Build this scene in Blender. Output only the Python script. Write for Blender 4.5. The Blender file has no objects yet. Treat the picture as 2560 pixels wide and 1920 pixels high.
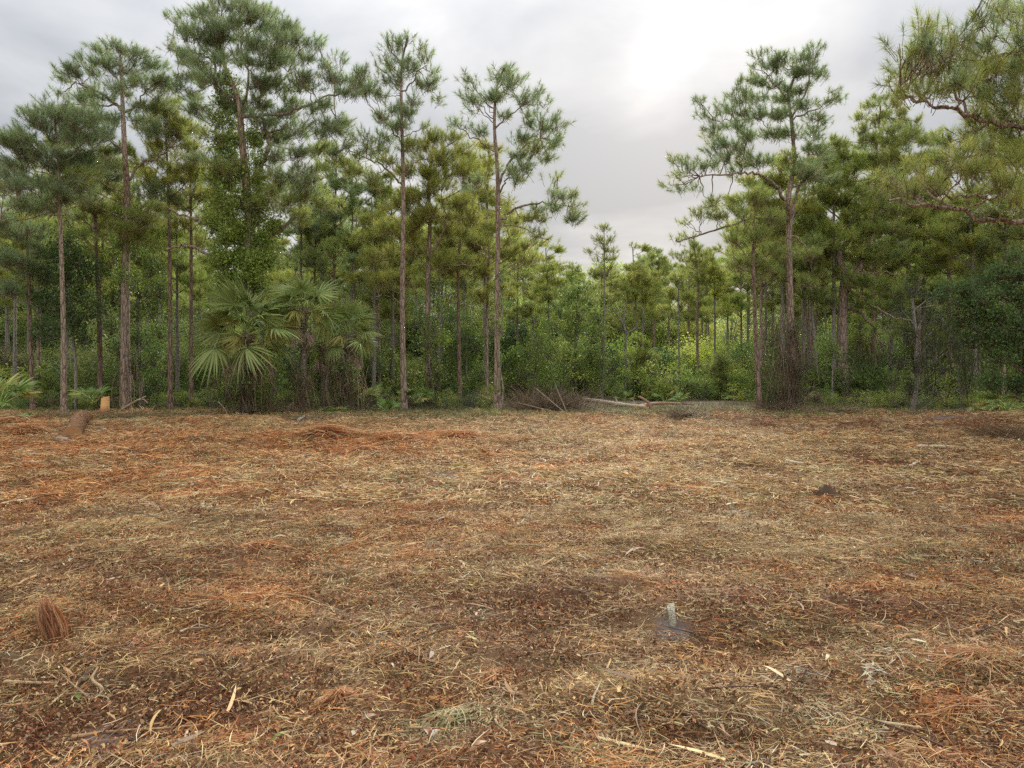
import bpy, math, random
import numpy as np
random.seed(5)
R = np.random.default_rng(11)
rad = math.radians
SC = bpy.context.scene
COL = SC.collection

# ------------------------------------------------------------------ camera
F, HY, CAMH = 1923.0, 925.0, 1.6      # focal length and horizon of the photograph in its own pixels
cam_d = bpy.data.cameras.new('camera'); cam = bpy.data.objects.new('camera', cam_d); COL.objects.link(cam)
cam_d.sensor_width = 36; cam_d.lens = 36*F/2560; cam_d.shift_y = -35/2560
cam_d.clip_start = 0.05; cam_d.clip_end = 2000
cam.location = (0, 0, CAMH); cam.rotation_euler = (rad(90), 0, 0)
SC.camera = cam

# ------------------------------------------------------------------ sky, sun, exposure
SUN_AZ, SUN_EL = 12.3, 22.0           # degrees right of the view axis (+Y), above the horizon
SUN = np.array([math.sin(rad(SUN_AZ))*math.cos(rad(SUN_EL)), math.cos(rad(SUN_AZ))*math.cos(rad(SUN_EL)), math.sin(rad(SUN_EL))])
world = bpy.data.worlds.new("World"); SC.world = world; world.use_nodes = True
wt = world.node_tree; wt.nodes.clear()
class NT:
    def __init__(s, t): s.t = t
    def n(s, typ, **kw):
        nd = s.t.nodes.new(typ)
        for k, v in kw.items():
            if k == 'inp':
                for i, x in v.items(): nd.inputs[i].default_value = x
            else: setattr(nd, k, v)
        return nd
    def l(s, a, b, ia=0, ib=0): s.t.links.new(a.outputs[ia], b.inputs[ib])
    def m(s, op, a, b=None, c=None, clamp=False):
        nd = s.t.nodes.new('ShaderNodeMath'); nd.operation = op; nd.use_clamp = clamp
        for i, v in enumerate((a, b, c)):
            if v is None: continue
            if isinstance(v, (int, float)): nd.inputs[i].default_value = v
            else: s.t.links.new(v, nd.inputs[i])
        return nd.outputs[0]
    def mix(s, f, a, b, mode='MIX'):
        nd = s.t.nodes.new('ShaderNodeMix'); nd.data_type = 'RGBA'; nd.blend_type = mode
        for i, v in ((0, f), (6, a), (7, b)):
            if isinstance(v, (int, float)): nd.inputs[i].default_value = v
            elif isinstance(v, tuple): nd.inputs[i].default_value = (*v, 1)
            else: s.t.links.new(v, nd.inputs[i])
        return nd.outputs[2]
    def ramp(s, f, stops):
        nd = s.t.nodes.new('ShaderNodeValToRGB'); e = nd.color_ramp.elements
        while len(e) > 1: e.remove(e[-1])
        e[0].position = stops[0][0]; e[0].color = (*stops[0][1], 1)
        for p, c in stops[1:]:
            q = e.new(p); q.color = (*c, 1)
        s.t.links.new(f, nd.inputs[0]); return nd.outputs[0]
w = NT(wt)
tc = w.n('ShaderNodeTexCoord')
nrm = w.n('ShaderNodeVectorMath', operation='NORMALIZE'); w.l(tc, nrm, 0, 0)
D = nrm.outputs[0]
sep = w.n('ShaderNodeSeparateXYZ'); wt.links.new(D, sep.inputs[0])
zc = w.m('MAXIMUM', sep.outputs[2], 0.0)
den = w.m('ADD', zc, 0.16)
cx = w.m('DIVIDE', sep.outputs[0], den); cy = w.m('DIVIDE', sep.outputs[1], den)
cmb = w.n('ShaderNodeCombineXYZ', inp={2: 0.3}); wt.links.new(cx, cmb.inputs[0]); wt.links.new(cy, cmb.inputs[1])
n1 = w.n('ShaderNodeTexNoise', inp={'Scale': 0.85, 'Detail': 7, 'Roughness': 0.52, 'Distortion': 0.5}); w.l(cmb, n1)
n2 = w.n('ShaderNodeTexNoise', inp={'Scale': 2.6, 'Detail': 5, 'Roughness': 0.5, 'Distortion': 0.3}); w.l(cmb, n2)
cl = w.m('ADD', w.m('MULTIPLY', n1.outputs[0], 0.60), w.m('MULTIPLY', n2.outputs[0], 0.40))
def lobe(px, py, sharp, amp):
    v = np.array([(px-1280)/F, 1, (HY-py)/F]); v /= np.linalg.norm(v)
    dt = w.n('ShaderNodeVectorMath', operation='DOT_PRODUCT'); wt.links.new(D, dt.inputs[0]); dt.inputs[1].default_value = tuple(v)
    return w.m('MULTIPLY', w.m('POWER', w.m('MAXIMUM', dt.outputs['Value'], 0.0), sharp), amp)
# thick and thin places of the cloud sheet that the photograph shows
for px, py, sh, am in ((1480, 400, 60, -0.10), (1250, 380, 90, -0.05), (80, 150, 70, -0.10), (1330, 560, 260, 0.02), (1500, 690, 160, 0.09), (60, 380, 200, 0.07),
                       (2200, 330, 90, -0.05), (900, 620, 90, 0.10), (1250, 60, 120, 0.01), (900, 150, 90, -0.03), (300,620,60,0.06), (1800, 30, 90, 0.01)):
    cl = w.m('ADD', cl, lobe(px, py, sh, am))
cloud = w.ramp(cl, [(0.38, (0.232, 0.243, 0.260)), (0.455, (0.275, 0.284, 0.298)), (0.52, (0.318, 0.323, 0.332)), (0.59, (0.39, 0.39, 0.388))])
grad = w.m('ADD', w.m('MULTIPLY', w.m('MULTIPLY', zc, zc), 1.55), w.m('ADD', w.m('MULTIPLY', zc, 0.25), 0.50))        # overcast, brighter overhead; unseen zenith steepened to light ground and trees
cloud = w.mix(1.0, cloud, w.n('ShaderNodeCombineColor').outputs[0], 'MULTIPLY') if False else cloud
gc = w.n('ShaderNodeCombineColor'); [wt.links.new(grad, gc.inputs[i]) for i in range(3)]
cloud = w.mix(1.0, cloud, gc.outputs[0], 'MULTIPLY')
glow = w.m('ADD', lobe(1665, 135, 1500, 0.10), w.m('ADD', lobe(1690, 130, 300, 0.015), lobe(1680, 200, 40, 0.0)))
glow = w.m('MULTIPLY', glow, w.m('ADD', w.m('MULTIPLY', n2.outputs[0], 1.6), 0.2))
gg = w.n('ShaderNodeCombineColor'); [wt.links.new(glow, gg.inputs[i]) for i in range(3)]
gl = w.mix(1.0, gg.outputs[0], (1.0, 0.985, 0.95), 'MULTIPLY')
cloud = w.mix(1.0, cloud, gl, 'ADD')
sky = w.n('ShaderNodeTexSky', sky_type='NISHITA', sun_disc=False, sun_elevation=rad(SUN_EL), sun_rotation=rad(SUN_AZ), air_density=1.0, dust_density=2.0)
bg1 = w.n('ShaderNodeBackground', inp={1: 0.0015}); w.l(sky, bg1)
bg2 = w.n('ShaderNodeBackground', inp={1: 1.0}); wt.links.new(cloud, bg2.inputs[0])
ad = w.n('ShaderNodeAddShader'); w.l(bg1, ad, 0, 0); w.l(bg2, ad, 0, 1)
wo = w.n('ShaderNodeOutputWorld'); w.l(ad, wo)
world.cycles.sampling_method = 'MANUAL'; world.cycles.sample_map_resolution = 512

sd = bpy.data.lights.new('sun', 'SUN'); sd.energy = 1.5; sd.angle = rad(10); sd.color = (1.0, 0.93, 0.80)
so = bpy.data.objects.new('sun', sd); COL.objects.link(so); so.location = (10, -10, 40)
so.rotation_euler = (rad(90-SUN_EL), 0, rad(180-SUN_AZ))
SC.view_settings.view_transform = 'Standard'; SC.view_settings.look = 'None'
SC.view_settings.exposure = 1.65; SC.view_settings.gamma = 1; SC.view_settings.use_curve_mapping = False
SC.cycles.max_bounces = 8; SC.cycles.diffuse_bounces = 7; SC.cycles.transmission_bounces = 6; SC.cycles.glossy_bounces = 2
SC.cycles.use_denoising = False

# ------------------------------------------------------------------ noise and terrain
def _h(i, j, s):
    n = (i*374761393 + j*668265263 + s*1442695041) & 0xffffffff
    n = ((n ^ (n >> 13))*1274126177) & 0xffffffff
    return ((n ^ (n >> 16)) & 0xffff)/65535.0
def vn(x, y, s=0):
    x = np.asarray(x, float); y = np.asarray(y, float)
    xi = np.floor(x).astype(np.int64); yi = np.floor(y).astype(np.int64)
    fx = x-xi; fy = y-yi; fx = fx*fx*(3-2*fx); fy = fy*fy*(3-2*fy)
    return (_h(xi, yi, s)*(1-fx)+_h(xi+1, yi, s)*fx)*(1-fy)+(_h(xi, yi+1, s)*(1-fx)+_h(xi+1, yi+1, s)*fx)*fy
def fbm(x, y, s=0, o=4):
    a = 0; k = 0.5; t = 0
    for i in range(o):
        a = a+k*vn(x*2**i+17*i, y*2**i-9*i, s+i); t += k; k *= 0.5
    return a/t
def dist(py): return CAMH*F/(py-HY)
def G(px, py):                                        # ground point seen at a place of the photograph
    d = dist(py); return (px-1280)/F*d, d
def W(px, py, d): return np.array([(px-1280)/F*d, d, CAMH+(HY-py)/F*d])
def zone(px, py, rx, ry):
    x, y = G(px, py); return (x, y, rx/F*y, ry*y*y/(CAMH*F))
def field(zs, x, y):
    a = np.zeros_like(x, float)
    for (cx_, cy_, rx, ry, s) in zs: a = a+s*np.exp(-(((x-cx_)/rx)**2+((y-cy_)/ry)**2)*0.9)
    return a
def Z(*a): return [zone(*t[:4])+(t[4],) for t in a]
MOUNDS = Z((830, 1100, 90, 10, .10), (1000, 1108, 70, 10, .08), (1130, 1095, 70, 9, .10), (700, 1085, 80, 9, .07), (250, 1118, 150, 12, .07), (60, 1085, 90, 14, .14),
    (2530, 1075, 90, 22, .38), (1800, 1055, 120, 9, .14), (1530, 1050, 120, 6, .10), (1150, 1640, 200, 25, .05), (1950, 1530, 220, 26, .09), (1480, 1460, 160, 18, .06), (1700, 1760, 260, 50, .06),
    (2350, 1690, 200, 28, .07), (2380, 1520, 200, 24, .06), (680, 1540, 180, 26, .05), (150, 1500, 200, 20, .04), (1700, 1585, 90, 22, -.05), (340, 1740, 230, 50, -.05), (960, 1500, 200, 24, -.03),
    (450, 1065, 200, 10, .12), (2050, 1035, 200, 8, .12), (2300, 1060, 120, 10, .10))
def H(x, y):
    x = np.asarray(x, float); y = np.asarray(y, float)
    near = np.clip(1-(np.hypot(x, y)-22)/14, 0.0, 1)
    h = (fbm(x*0.45, y*0.45, 3, 3)-0.5)*0.22*(0.4+0.6*near)
    h = h+near*((fbm(x*1.7+5, y*2.1, 9, 3)-0.5)*0.17+(fbm(x*6, y*7, 21, 2)-0.5)*0.05)
    h = h+field(MOUNDS, x, y)
    return h*np.clip(np.hypot(x, y)/2.5, 0, 1)
def hz(x, y): return float(H(x, y))

# ------------------------------------------------------------------ materials
def mat(name):
    m = bpy.data.materials.new(name); m.use_nodes = True; m.node_tree.nodes.clear(); return m, NT(m.node_tree)
def leafmat(name, trans=0.35, rough=0.55, spec=0.25, vary=0.0, sat=1.0, inst=False):
    m, t = mat(name)
    a = t.n('ShaderNodeAttribute', attribute_name='col')
    oi = t.n('ShaderNodeObjectInfo')
    hs = t.n('ShaderNodeHueSaturation', inp={1: sat})
    if inst:
        b = t.n('ShaderNodeAttribute', attribute_name='tint', attribute_type='INSTANCER')
        t.t.links.new(t.mix(1.0, a.outputs[0], b.outputs[0], 'MULTIPLY'), hs.inputs[4])
    else: t.l(a, hs, 0, 4)
    t.t.links.new(t.m('ADD', t.m('MULTIPLY', oi.outputs['Random'], vary), 1-vary/2), hs.inputs[2])
    t.t.links.new(t.m('ADD', t.m('MULTIPLY', oi.outputs['Random'], vary*0.06), 0.5-vary*0.03), hs.inputs[0])
    p = t.n('ShaderNodeBsdfPrincipled', inp={'Roughness': rough, 'Specular IOR Level': spec}); t.l(hs, p, 0, 0)
    tr = t.n('ShaderNodeBsdfTranslucent'); t.l(hs, tr, 0, 0)
    mx = t.n('ShaderNodeMixShader', inp={0: trans}); t.l(p, mx, 0, 1); t.l(tr, mx, 0, 2)
    o = t.n('ShaderNodeOutputMaterial'); t.l(mx, o); return m
def barkmat(name, c1, c2, c3, sx=14, sz=3.2, bump=0.9, lich=0.25):
    m, t = mat(name)
    tcn = t.n('ShaderNodeTexCoord'); mp = t.n('ShaderNodeMapping', inp={3: (sx, sx, sz)}); t.l(tcn, mp, 3)
    vo = t.n('ShaderNodeTexVoronoi', feature='DISTANCE_TO_EDGE', inp={'Scale': 1.0, 'Randomness': 1.0})
    nd = t.n('ShaderNodeTexNoise', inp={'Scale': 1.3, 'Detail': 4}); t.l(mp, nd)
    mv = t.n('ShaderNodeMix', data_type='VECTOR', inp={0: 0.35}); t.l(mp, mv, 0, 4); t.l(nd, mv, 1, 5); t.l(mv, vo, 1)
    nn = t.n('ShaderNodeTexNoise', inp={'Scale': 3.2, 'Detail': 6, 'Roughness': 0.65}); t.l(mp, nn)
    big = t.n('ShaderNodeTexNoise', inp={'Scale': 1.1, 'Detail': 3}); t.l(tcn, big, 3)
    cr = t.ramp(nn.outputs[0], [(0.3, c1), (0.52, c2), (0.72, c3)])
    cr = t.mix(t.ramp(big.outputs[0], [(0.5, (0, 0, 0)), (0.68, (lich, lich, lich))]), cr, (0.34, 0.33, 0.29))
    cr = t.mix(t.ramp(vo.outputs[0], [(0.0, (0.8, 0.8, 0.8)), (0.09, (0, 0, 0))]), cr, tuple(v*0.35 for v in c1))
    p = t.n('ShaderNodeBsdfPrincipled', inp={'Roughness': 0.92, 'Specular IOR Level': 0.15}); t.t.links.new(cr, p.inputs[0])
    hgt = t.m('ADD', t.m('MINIMUM', t.m('MULTIPLY', vo.outputs[0], 5.0), 1.0), t.m('MULTIPLY', nn.outputs[0], 0.6))
    b = t.n('ShaderNodeBump', inp={0: bump, 1: 0.03}); t.t.links.new(hgt, b.inputs['Height']); t.l(b, p, 0, 5)
    p2 = p; o = t.n('ShaderNodeOutputMaterial'); t.l(p2, o)
    return m
def attrmat(name, rough=0.85, bump=0.5, scale=60, noise=0.35, spec=0.2):
    m, t = mat(name)
    a = t.n('ShaderNodeAttribute', attribute_name='col'); tcn = t.n('ShaderNodeTexCoord')
    nn = t.n('ShaderNodeTexNoise', inp={'Scale': scale, 'Detail': 5, 'Roughness': 0.7}); t.l(tcn, nn, 3)
    v = t.m('ADD', t.m('MULTIPLY', nn.outputs[0], noise*2), 1-noise)
    cc = t.n('ShaderNodeCombineColor'); [t.t.links.new(v, cc.inputs[i]) for i in range(3)]
    c = t.mix(1.0, a.outputs[0], cc.outputs[0], 'MULTIPLY')
    p = t.n('ShaderNodeBsdfPrincipled', inp={'Roughness': rough, 'Specular IOR Level': spec}); t.t.links.new(c, p.inputs[0])
    b = t.n('ShaderNodeBump', inp={0: bump, 1: 0.02}); t.t.links.new(nn.outputs[0], b.inputs['Height']); t.l(b, p, 0, 5)
    o = t.n('ShaderNodeOutputMaterial'); t.l(p, o); return m
M_NEEDLE = leafmat('pine_needle', 0.45, 0.5, 0.3, 0.25)
M_NEEDLE_I = leafmat('pine_needle_tuft', 0.5, 0.5, 0.3, 0.0, inst=True)
M_LEAF_I = leafmat('bush_leaf', 0.4, 0.5, 0.3, 0.0, inst=True)
M_LEAF = leafmat('broad_leaf', 0.32, 0.5, 0.3, 0.2)
M_FROND = leafmat('palm_frond', 0.25, 0.5, 0.22, 0.25)
M_STRAW = leafmat('dry_straw', 0.12, 0.7, 0.2, 0.0)
M_STRAW_I = leafmat('matted_straw', 0.12, 0.7, 0.2, 0.0, inst=True)
M_GRASS = leafmat('grass_blade', 0.35, 0.6, 0.2, 0.0)
M_BARK = barkmat('pine_bark', (0.15, 0.100, 0.072), (0.41, 0.300, 0.225), (0.62, 0.51, 0.42))
M_BARKR = barkmat('dark_pine_bark', (0.13, 0.083, 0.060), (0.32, 0.215, 0.160), (0.50, 0.38, 0.30))
M_BARKG = barkmat('grey_bark', (0.15, 0.13, 0.105), (0.33, 0.29, 0.245), (0.52, 0.48, 0.42), 20, 6, 0.5, 0.45)
M_PALMT = barkmat('palm_trunk', (0.13, 0.105, 0.08), (0.31, 0.26, 0.19), (0.50, 0.43, 0.34), 10, 16, 1.0, 0.2)
M_RUST = barkmat('rust_palm_log', (0.13, 0.065, 0.035), (0.30, 0.16, 0.085), (0.46, 0.28, 0.16), 9, 9, 1.0, 0.0)
M_WOOD = attrmat('split_wood', 0.75, 0.6, 45, 0.3)
M_EARTH = attrmat('forest_soil', 0.95, 1.0, 55, 0.85, 0.1)

# ------------------------------------------------------------------ mesh building
class MB:
    def __init__(s): s.v = []; s.f = {3: [], 4: []}; s.c = []; s.n = 0; s.mi = {3: [], 4: []}
    def add(s, V, Fc, col, mi=0):
        V = np.asarray(V, np.float32).reshape(-1, 3); Fc = np.asarray(Fc, np.int64); k = Fc.shape[1]
        s.v.append(V); s.f[k].append(Fc+s.n); s.mi[k].append(np.full(len(Fc), mi, np.int32))
        c = np.asarray(col, np.float32)
        s.c.append(np.broadcast_to(c, (len(V), 3)) if c.ndim == 1 else c); s.n += len(V)
    def mesh(s, name, mats, origin=(0, 0, 0), smooth=False):
        me = bpy.data.meshes.new(name)
        V = np.concatenate(s.v)-np.asarray(origin, np.float32); C = np.concatenate(s.c)
        parts = [np.concatenate(s.f[k]) for k in (3, 4) if s.f[k]]
        sizes = np.concatenate([np.full(len(p), p.shape[1], np.int32) for p in parts])
        loops = np.concatenate([p.ravel() for p in parts]).astype(np.int32)
        me.vertices.add(len(V)); me.vertices.foreach_set('co', V.ravel())
        me.loops.add(len(loops)); me.loops.foreach_set('vertex_index', loops)
        me.polygons.add(len(sizes))
        me.polygons.foreach_set('loop_start', np.concatenate([[0], np.cumsum(sizes)[:-1]]).astype(np.int32))
        for m in (mats if isinstance(mats, (list, tuple)) else [mats]): me.materials.append(m)
        me.polygons.foreach_set('material_index', np.concatenate([np.concatenate(s.mi[k]) for k in (3, 4) if s.f[k]]))
        if smooth: me.polygons.foreach_set('use_smooth', np.ones(len(sizes), bool))
        at = me.color_attributes.new('col', 'FLOAT_COLOR', 'POINT')
        at.data.foreach_set('color', np.concatenate([C, np.ones((len(C), 1), np.float32)], 1).ravel())
        me.update(calc_edges=True)
        return me
def link(name, me, parent=None, loc=None):
    o = bpy.data.objects.new(name, me); COL.objects.link(o)
    if parent is not None: o.parent = parent
    if loc is not None: o.location = loc
    return o
def tag(o, label, cat, group=None):
    o['label'] = label; o['category'] = cat
    if group: o['group'] = group
    return o
def thing(name, loc, label, cat, group=None):
    o = bpy.data.objects.new(name, None); o.empty_display_size = 0.2; COL.objects.link(o); o.location = loc
    return tag(o, label, cat, group)
def copytree(o, loc, rz=0, s=1.0, label=None, group=None):
    c = o.copy(); COL.objects.link(c); c.location = loc; c.rotation_euler = (0, 0, rz); c.scale = (s, s, s)
    if label: c['label'] = label
    if group: c['group'] = group
    for ch in list(o.children):
        k = ch.copy(); COL.objects.link(k); k.parent = c
    return c
def norm(v): return v/np.maximum(np.linalg.norm(v, axis=-1, keepdims=True), 1e-9)
def rdir(n, g=R): return norm(g.normal(size=(n, 3)))
def inball(n, p=0.45, g=R): return rdir(n, g)*(g.random((n, 1))**p)
def tube(P, r, sides=10, rough=0.0, g=R):
    P = np.asarray(P, float); n = len(P); r = np.broadcast_to(np.asarray(r, float), (n,))
    T = norm(np.gradient(P, axis=0)); a = np.array([1.0, 0.0, 0.0]) if abs(T[0][0]) < 0.8 else np.array([0, 0, 1.0])
    U = norm(a-T*(T@a)[:, None]); Vv = np.cross(T, U)
    th = np.arange(sides)*2*math.pi/sides
    rr = r[:, None]*(1+rough*(g.random((n, sides))-0.5))
    V = P[:, None]+rr[..., None]*(U[:, None]*np.cos(th)[None, :, None]+Vv[:, None]*np.sin(th)[None, :, None])
    i = np.arange(n-1)[:, None]*sides; j = np.arange(sides)[None]; k = (j+1) % sides
    Q = np.stack([i+j, i+k, i+sides+k, i+sides+j], -1).reshape(-1, 4)
    return V.reshape(-1, 3), Q
def cap(V, sides, last=True):                         # triangles closing one end of a tube
    o = len(V)-sides if last else 0
    return np.array([[o, o+i, o+i+1] if last else [o, o+i+1, o+i] for i in range(1, sides-1)])
def btubes(A, B, C, r0, r1, K=5, sides=3):            # many bezier twigs at once
    A, B, C = (np.asarray(q, float).reshape(-1, 3) for q in (A, B, C)); n = len(A)
    t = np.linspace(0, 1, K)[None, :, None]
    P = A[:, None]*(1-t)**2+2*B[:, None]*t*(1-t)+C[:, None]*t*t
    ch = norm(C-A); a = np.where(np.abs(ch[:, 2:3]) < 0.8, np.array([[0, 0, 1.0]]), np.array([[1.0, 0, 0]]))
    U = norm(np.cross(ch, a)); Vv = np.cross(ch, U)
    r0 = np.broadcast_to(r0, (n,)); r1 = np.broadcast_to(r1, (n,))
    rr = r0[:, None]*(1-t[:, :, 0])+r1[:, None]*t[:, :, 0]
    th = np.arange(sides)*2*math.pi/sides
    V = P[:, :, None]+rr[..., None, None]*(U[:, None, None]*np.cos(th)[None, None, :, None]+Vv[:, None, None]*np.sin(th)[None, None, :, None])
    b = np.arange(n)[:, None, None]*K*sides; i = np.arange(K-1)[None, :, None]*sides; j = np.arange(sides)[None, None]; k = (j+1) % sides
    Q = np.stack([b+i+j, b+i+k, b+i+sides+k, b+i+sides+j], -1).reshape(-1, 4)
    return V.reshape(-1, 3), Q
def bez(A, B, C, t): t = np.asarray(t)[:, None]; return A*(1-t)**2+2*B*t*(1-t)+C*t*t
def spline(pts, n=5):                                 # smooth curve through the points
    P = np.asarray(pts, float)
    if len(P) < 3: return np.linspace(P[0], P[-1], n+1)
    Q = np.vstack([2*P[0]-P[1], P, 2*P[-1]-P[-2]]); out = []
    for i in range(1, len(Q)-2):
        for t in np.linspace(0, 1, n, endpoint=False):
            a, b, c, d = Q[i-1], Q[i], Q[i+1], Q[i+2]
            out.append(0.5*((2*b)+(-a+c)*t+(2*a-5*b+4*c-d)*t*t+(-a+3*b-3*c+d)*t**3))
    out.append(P[-1]); return np.array(out)
def ribbons(P, Dv, L, wd, bend, N, segs=3, taper=1.0):  # many curved strips: straw, blades, leaflets
    P = np.asarray(P, float); n = len(P); t = np.linspace(0, 1, segs+1)
    L = np.broadcast_to(L, (n,)); wd = np.broadcast_to(wd, (n,))
    C = P[:, None]+Dv[:, None]*(L[:, None]*t)[..., None]+bend[:, None]*(L[:, None]*t*t)[..., None]
    T = norm(Dv[:, None]+bend[:, None]*(2*t)[None, :, None]); S = norm(np.cross(T, N[:, None]))
    ww = wd[:, None]*0.5*(1-taper*np.abs(t*1.5-0.5).clip(0, 1)**2)[None]
    V = np.stack([C-S*ww[..., None], C+S*ww[..., None]], 2)
    b = np.arange(n)[:, None]*(segs+1)*2; i = np.arange(segs)[None]*2
    Q = np.stack([b+i, b+i+1, b+i+3, b+i+2], -1).reshape(-1, 4)
    return V.reshape(-1, 3), Q
def tufts(P, A, L, nn, wd, col, g=R, droop=0.12):     # brushes of needles at shoot ends
    n = len(P); A = norm(A)
    u = g.random((n, nn)); ax = rdir(n*nn, g).reshape(n, nn, 3)
    rad_ = norm(ax-A[:, None]*np.sum(ax*A[:, None], -1, keepdims=True))
    ang = rad(10)+u*rad(82)
    Dn = A[:, None]*np.cos(ang)[..., None]+rad_*np.sin(ang)[..., None]
    Dn[..., 2] -= droop*g.random((n, nn))*2; Dn = norm(Dn)
    L = np.broadcast_to(L, (n,))[:, None]
    b = P[:, None]-A[:, None]*(u*0.75*L)[..., None]
    ln = L*(0.75+0.35*g.random((n, nn)))
    S = norm(np.cross(Dn, rdir(n*nn, g).reshape(n, nn, 3)))*wd*0.5
    tip = b+Dn*ln[..., None]
    V = np.stack([b-S, b+S, tip], 2).reshape(-1, 3)
    c = np.repeat(col[:, None]*(0.8+0.4*g.random((n, nn, 1))), 3, 1).reshape(-1, 3) if False else np.repeat((col[:, None]*(0.8+0.4*g.random((n, nn, 1)))).reshape(-1, 3), 3, 0)
    return V, np.arange(len(V)).reshape(-1, 3), c
def leaves(P, size, col, g=R, flat=0.3, asp=0.5):     # rhombic leaves folded along the midrib
    n = len(P); Dv = rdir(n, g); Dv[:, 2] *= 0.7; Dv = norm(Dv)
    U = rdir(n, g)+np.array([0, 0, 1.2]); S = norm(np.cross(Dv, U)); N = np.cross(S, Dv)
    sz = (size*(0.6+0.8*g.random(n)))[:, None]
    V = np.stack([P, P+Dv*sz*0.5+S*sz*asp*0.5+N*sz*0.08, P+Dv*sz-N*sz*0.05, P+Dv*sz*0.5-S*sz*asp*0.5+N*sz*0.08], 1)
    c = col*(0.75+0.5*g.random((n, 1)))
    return V.reshape(-1, 3), np.arange(4*n).reshape(-1, 4), np.repeat(c, 4, 0)
def pal(cols, wts, n, g=R, jit=0.15):
    cols = np.array(cols); wts = np.ones(len(cols)) if len(wts) != len(cols) else np.array(wts, float); wts = wts/wts.sum()
    return cols[g.choice(len(cols), n, p=wts)]*(1+jit*(g.random((n, 3))-0.5)+0.25*(g.random((n, 1))-0.5))

def scatter(name, pts, rot, scl, tint, temps, parent=None, origin=(0, 0, 0)):
    """many small alike pieces as one object: points that carry copies of a few template meshes"""
    n = len(pts); me = bpy.data.meshes.new(name); me.vertices.add(n)
    me.vertices.foreach_set('co', (np.asarray(pts)-np.asarray(origin)).astype(np.float32).ravel())
    for nm, ty, fld, arr in (('rot', 'FLOAT_VECTOR', 'vector', rot), ('scl', 'FLOAT_VECTOR', 'vector', scl), ('tint', 'FLOAT_COLOR', 'color', np.concatenate([tint, np.ones((n, 1))], 1))):
        a = me.attributes.new(nm, ty, 'POINT'); a.data.foreach_set(fld, np.ascontiguousarray(arr, np.float32).ravel())
    a = me.attributes.new('pick', 'INT', 'POINT'); a.data.foreach_set('value', R.integers(0, len(temps), n).astype(np.int32))
    o = link(name, me, parent); md = o.modifiers.new('scatter', 'NODES'); md.node_group = scatter_group(temps); o['kind'] = 'stuff'; return o
_SG = {}
def scatter_group(temps):
    key = tuple(t.name for t in temps)
    if key in _SG: return _SG[key]
    ng = bpy.data.node_groups.new('scatter', 'GeometryNodeTree')
    ng.interface.new_socket('Geometry', in_out='INPUT', socket_type='NodeSocketGeometry'); ng.interface.new_socket('Geometry', in_out='OUTPUT', socket_type='NodeSocketGeometry')
    gi = ng.nodes.new('NodeGroupInput'); go = ng.nodes.new('NodeGroupOutput'); ip = ng.nodes.new('GeometryNodeInstanceOnPoints'); jn = ng.nodes.new('GeometryNodeJoinGeometry')
    for t_ in temps:
        oi = ng.nodes.new('GeometryNodeObjectInfo'); oi.inputs['Object'].default_value = t_; oi.inputs['As Instance'].default_value = True; ng.links.new(oi.outputs['Geometry'], jn.inputs[0])
    def at(nm, ty):
        q = ng.nodes.new('GeometryNodeInputNamedAttribute'); q.data_type = ty; q.inputs[0].default_value = nm; return q.outputs[0]
    e2 = ng.nodes.new('FunctionNodeEulerToRotation'); ng.links.new(at('rot', 'FLOAT_VECTOR'), e2.inputs[0])
    ng.links.new(gi.outputs[0], ip.inputs['Points']); ng.links.new(jn.outputs[0], ip.inputs['Instance']); ip.inputs['Pick Instance'].default_value = True
    ng.links.new(at('pick', 'INT'), ip.inputs['Instance Index']); ng.links.new(e2.outputs[0], ip.inputs['Rotation']); ng.links.new(at('scl', 'FLOAT_VECTOR'), ip.inputs['Scale'])
    ng.links.new(ip.outputs[0], go.inputs[0]); _SG[key] = ng; return ng
def template(name, me): return bpy.data.objects.new(name, me)          # shape for scatter(); never linked into the scene by itself
def axis_rot(A): A = norm(A); return np.stack([0*A[:, 0], np.arccos(A[:, 2].clip(-1, 1)), np.arctan2(A[:, 1], A[:, 0])], 1)
# ------------------------------------------------------------------ ground
ORANGE = Z((200, 1130, 420, 55, 1.3), (450, 1200, 300, 30, .6), (900, 1112, 200, 16, 1.2), (1120, 1100, 120, 14, .9), (150, 1240, 300, 50, .7), (700, 1250, 200, 25, .5), (2440, 1470, 220, 60, 1.0), (1270, 1208, 90, 9, 1.6), (630, 1510, 120, 50, .9),
    (540, 1840, 180, 55, 1.0), (2400, 1770, 200, 40, .9), (2420, 1670, 140, 22, 1.3), (1480, 1312, 60, 10, 1.2), (1660, 1470, 80, 30, .8), (2500, 1290, 100, 30, 1.1), (100, 1420, 200, 40, .3), (1180, 1330, 160, 25, .5),
    (1000, 1290, 200, 20, .5), (500, 1230, 120, 15, .8), (1000, 1740, 160, 40, .6), (2150, 1870, 200, 40, .7), (1560, 1050, 90, 6, .6), (900, 1840, 120, 50, .5), (60, 1560, 90, 60, .5), (2100, 1560, 120, 30, .6), (1900, 1420, 100, 20, .6))
DARK = Z((380, 1770, 450, 100, 1.6), (1150, 1500, 330, 45, .9), (1420, 1455, 150, 30, .8), (1950, 1520, 320, 35, .8), (330, 1440, 330, 40, .8), (1800, 1850, 260, 50, .7), (2250, 1900, 300, 50, .6), (40, 1900, 200, 50, .6), (800, 1570, 150, 40, .6),
    (2150, 1065, 420, 22, 1.0), (2350, 1150, 300, 30, .8), (1250, 1790, 200, 40, .5), (1280, 1640, 200, 40, .5), (1050, 1430, 160, 30, .4), (1350, 1880, 260, 50, .6), (900, 1300, 100, 12, .3), (640, 1400, 200, 25, .4))
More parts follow.
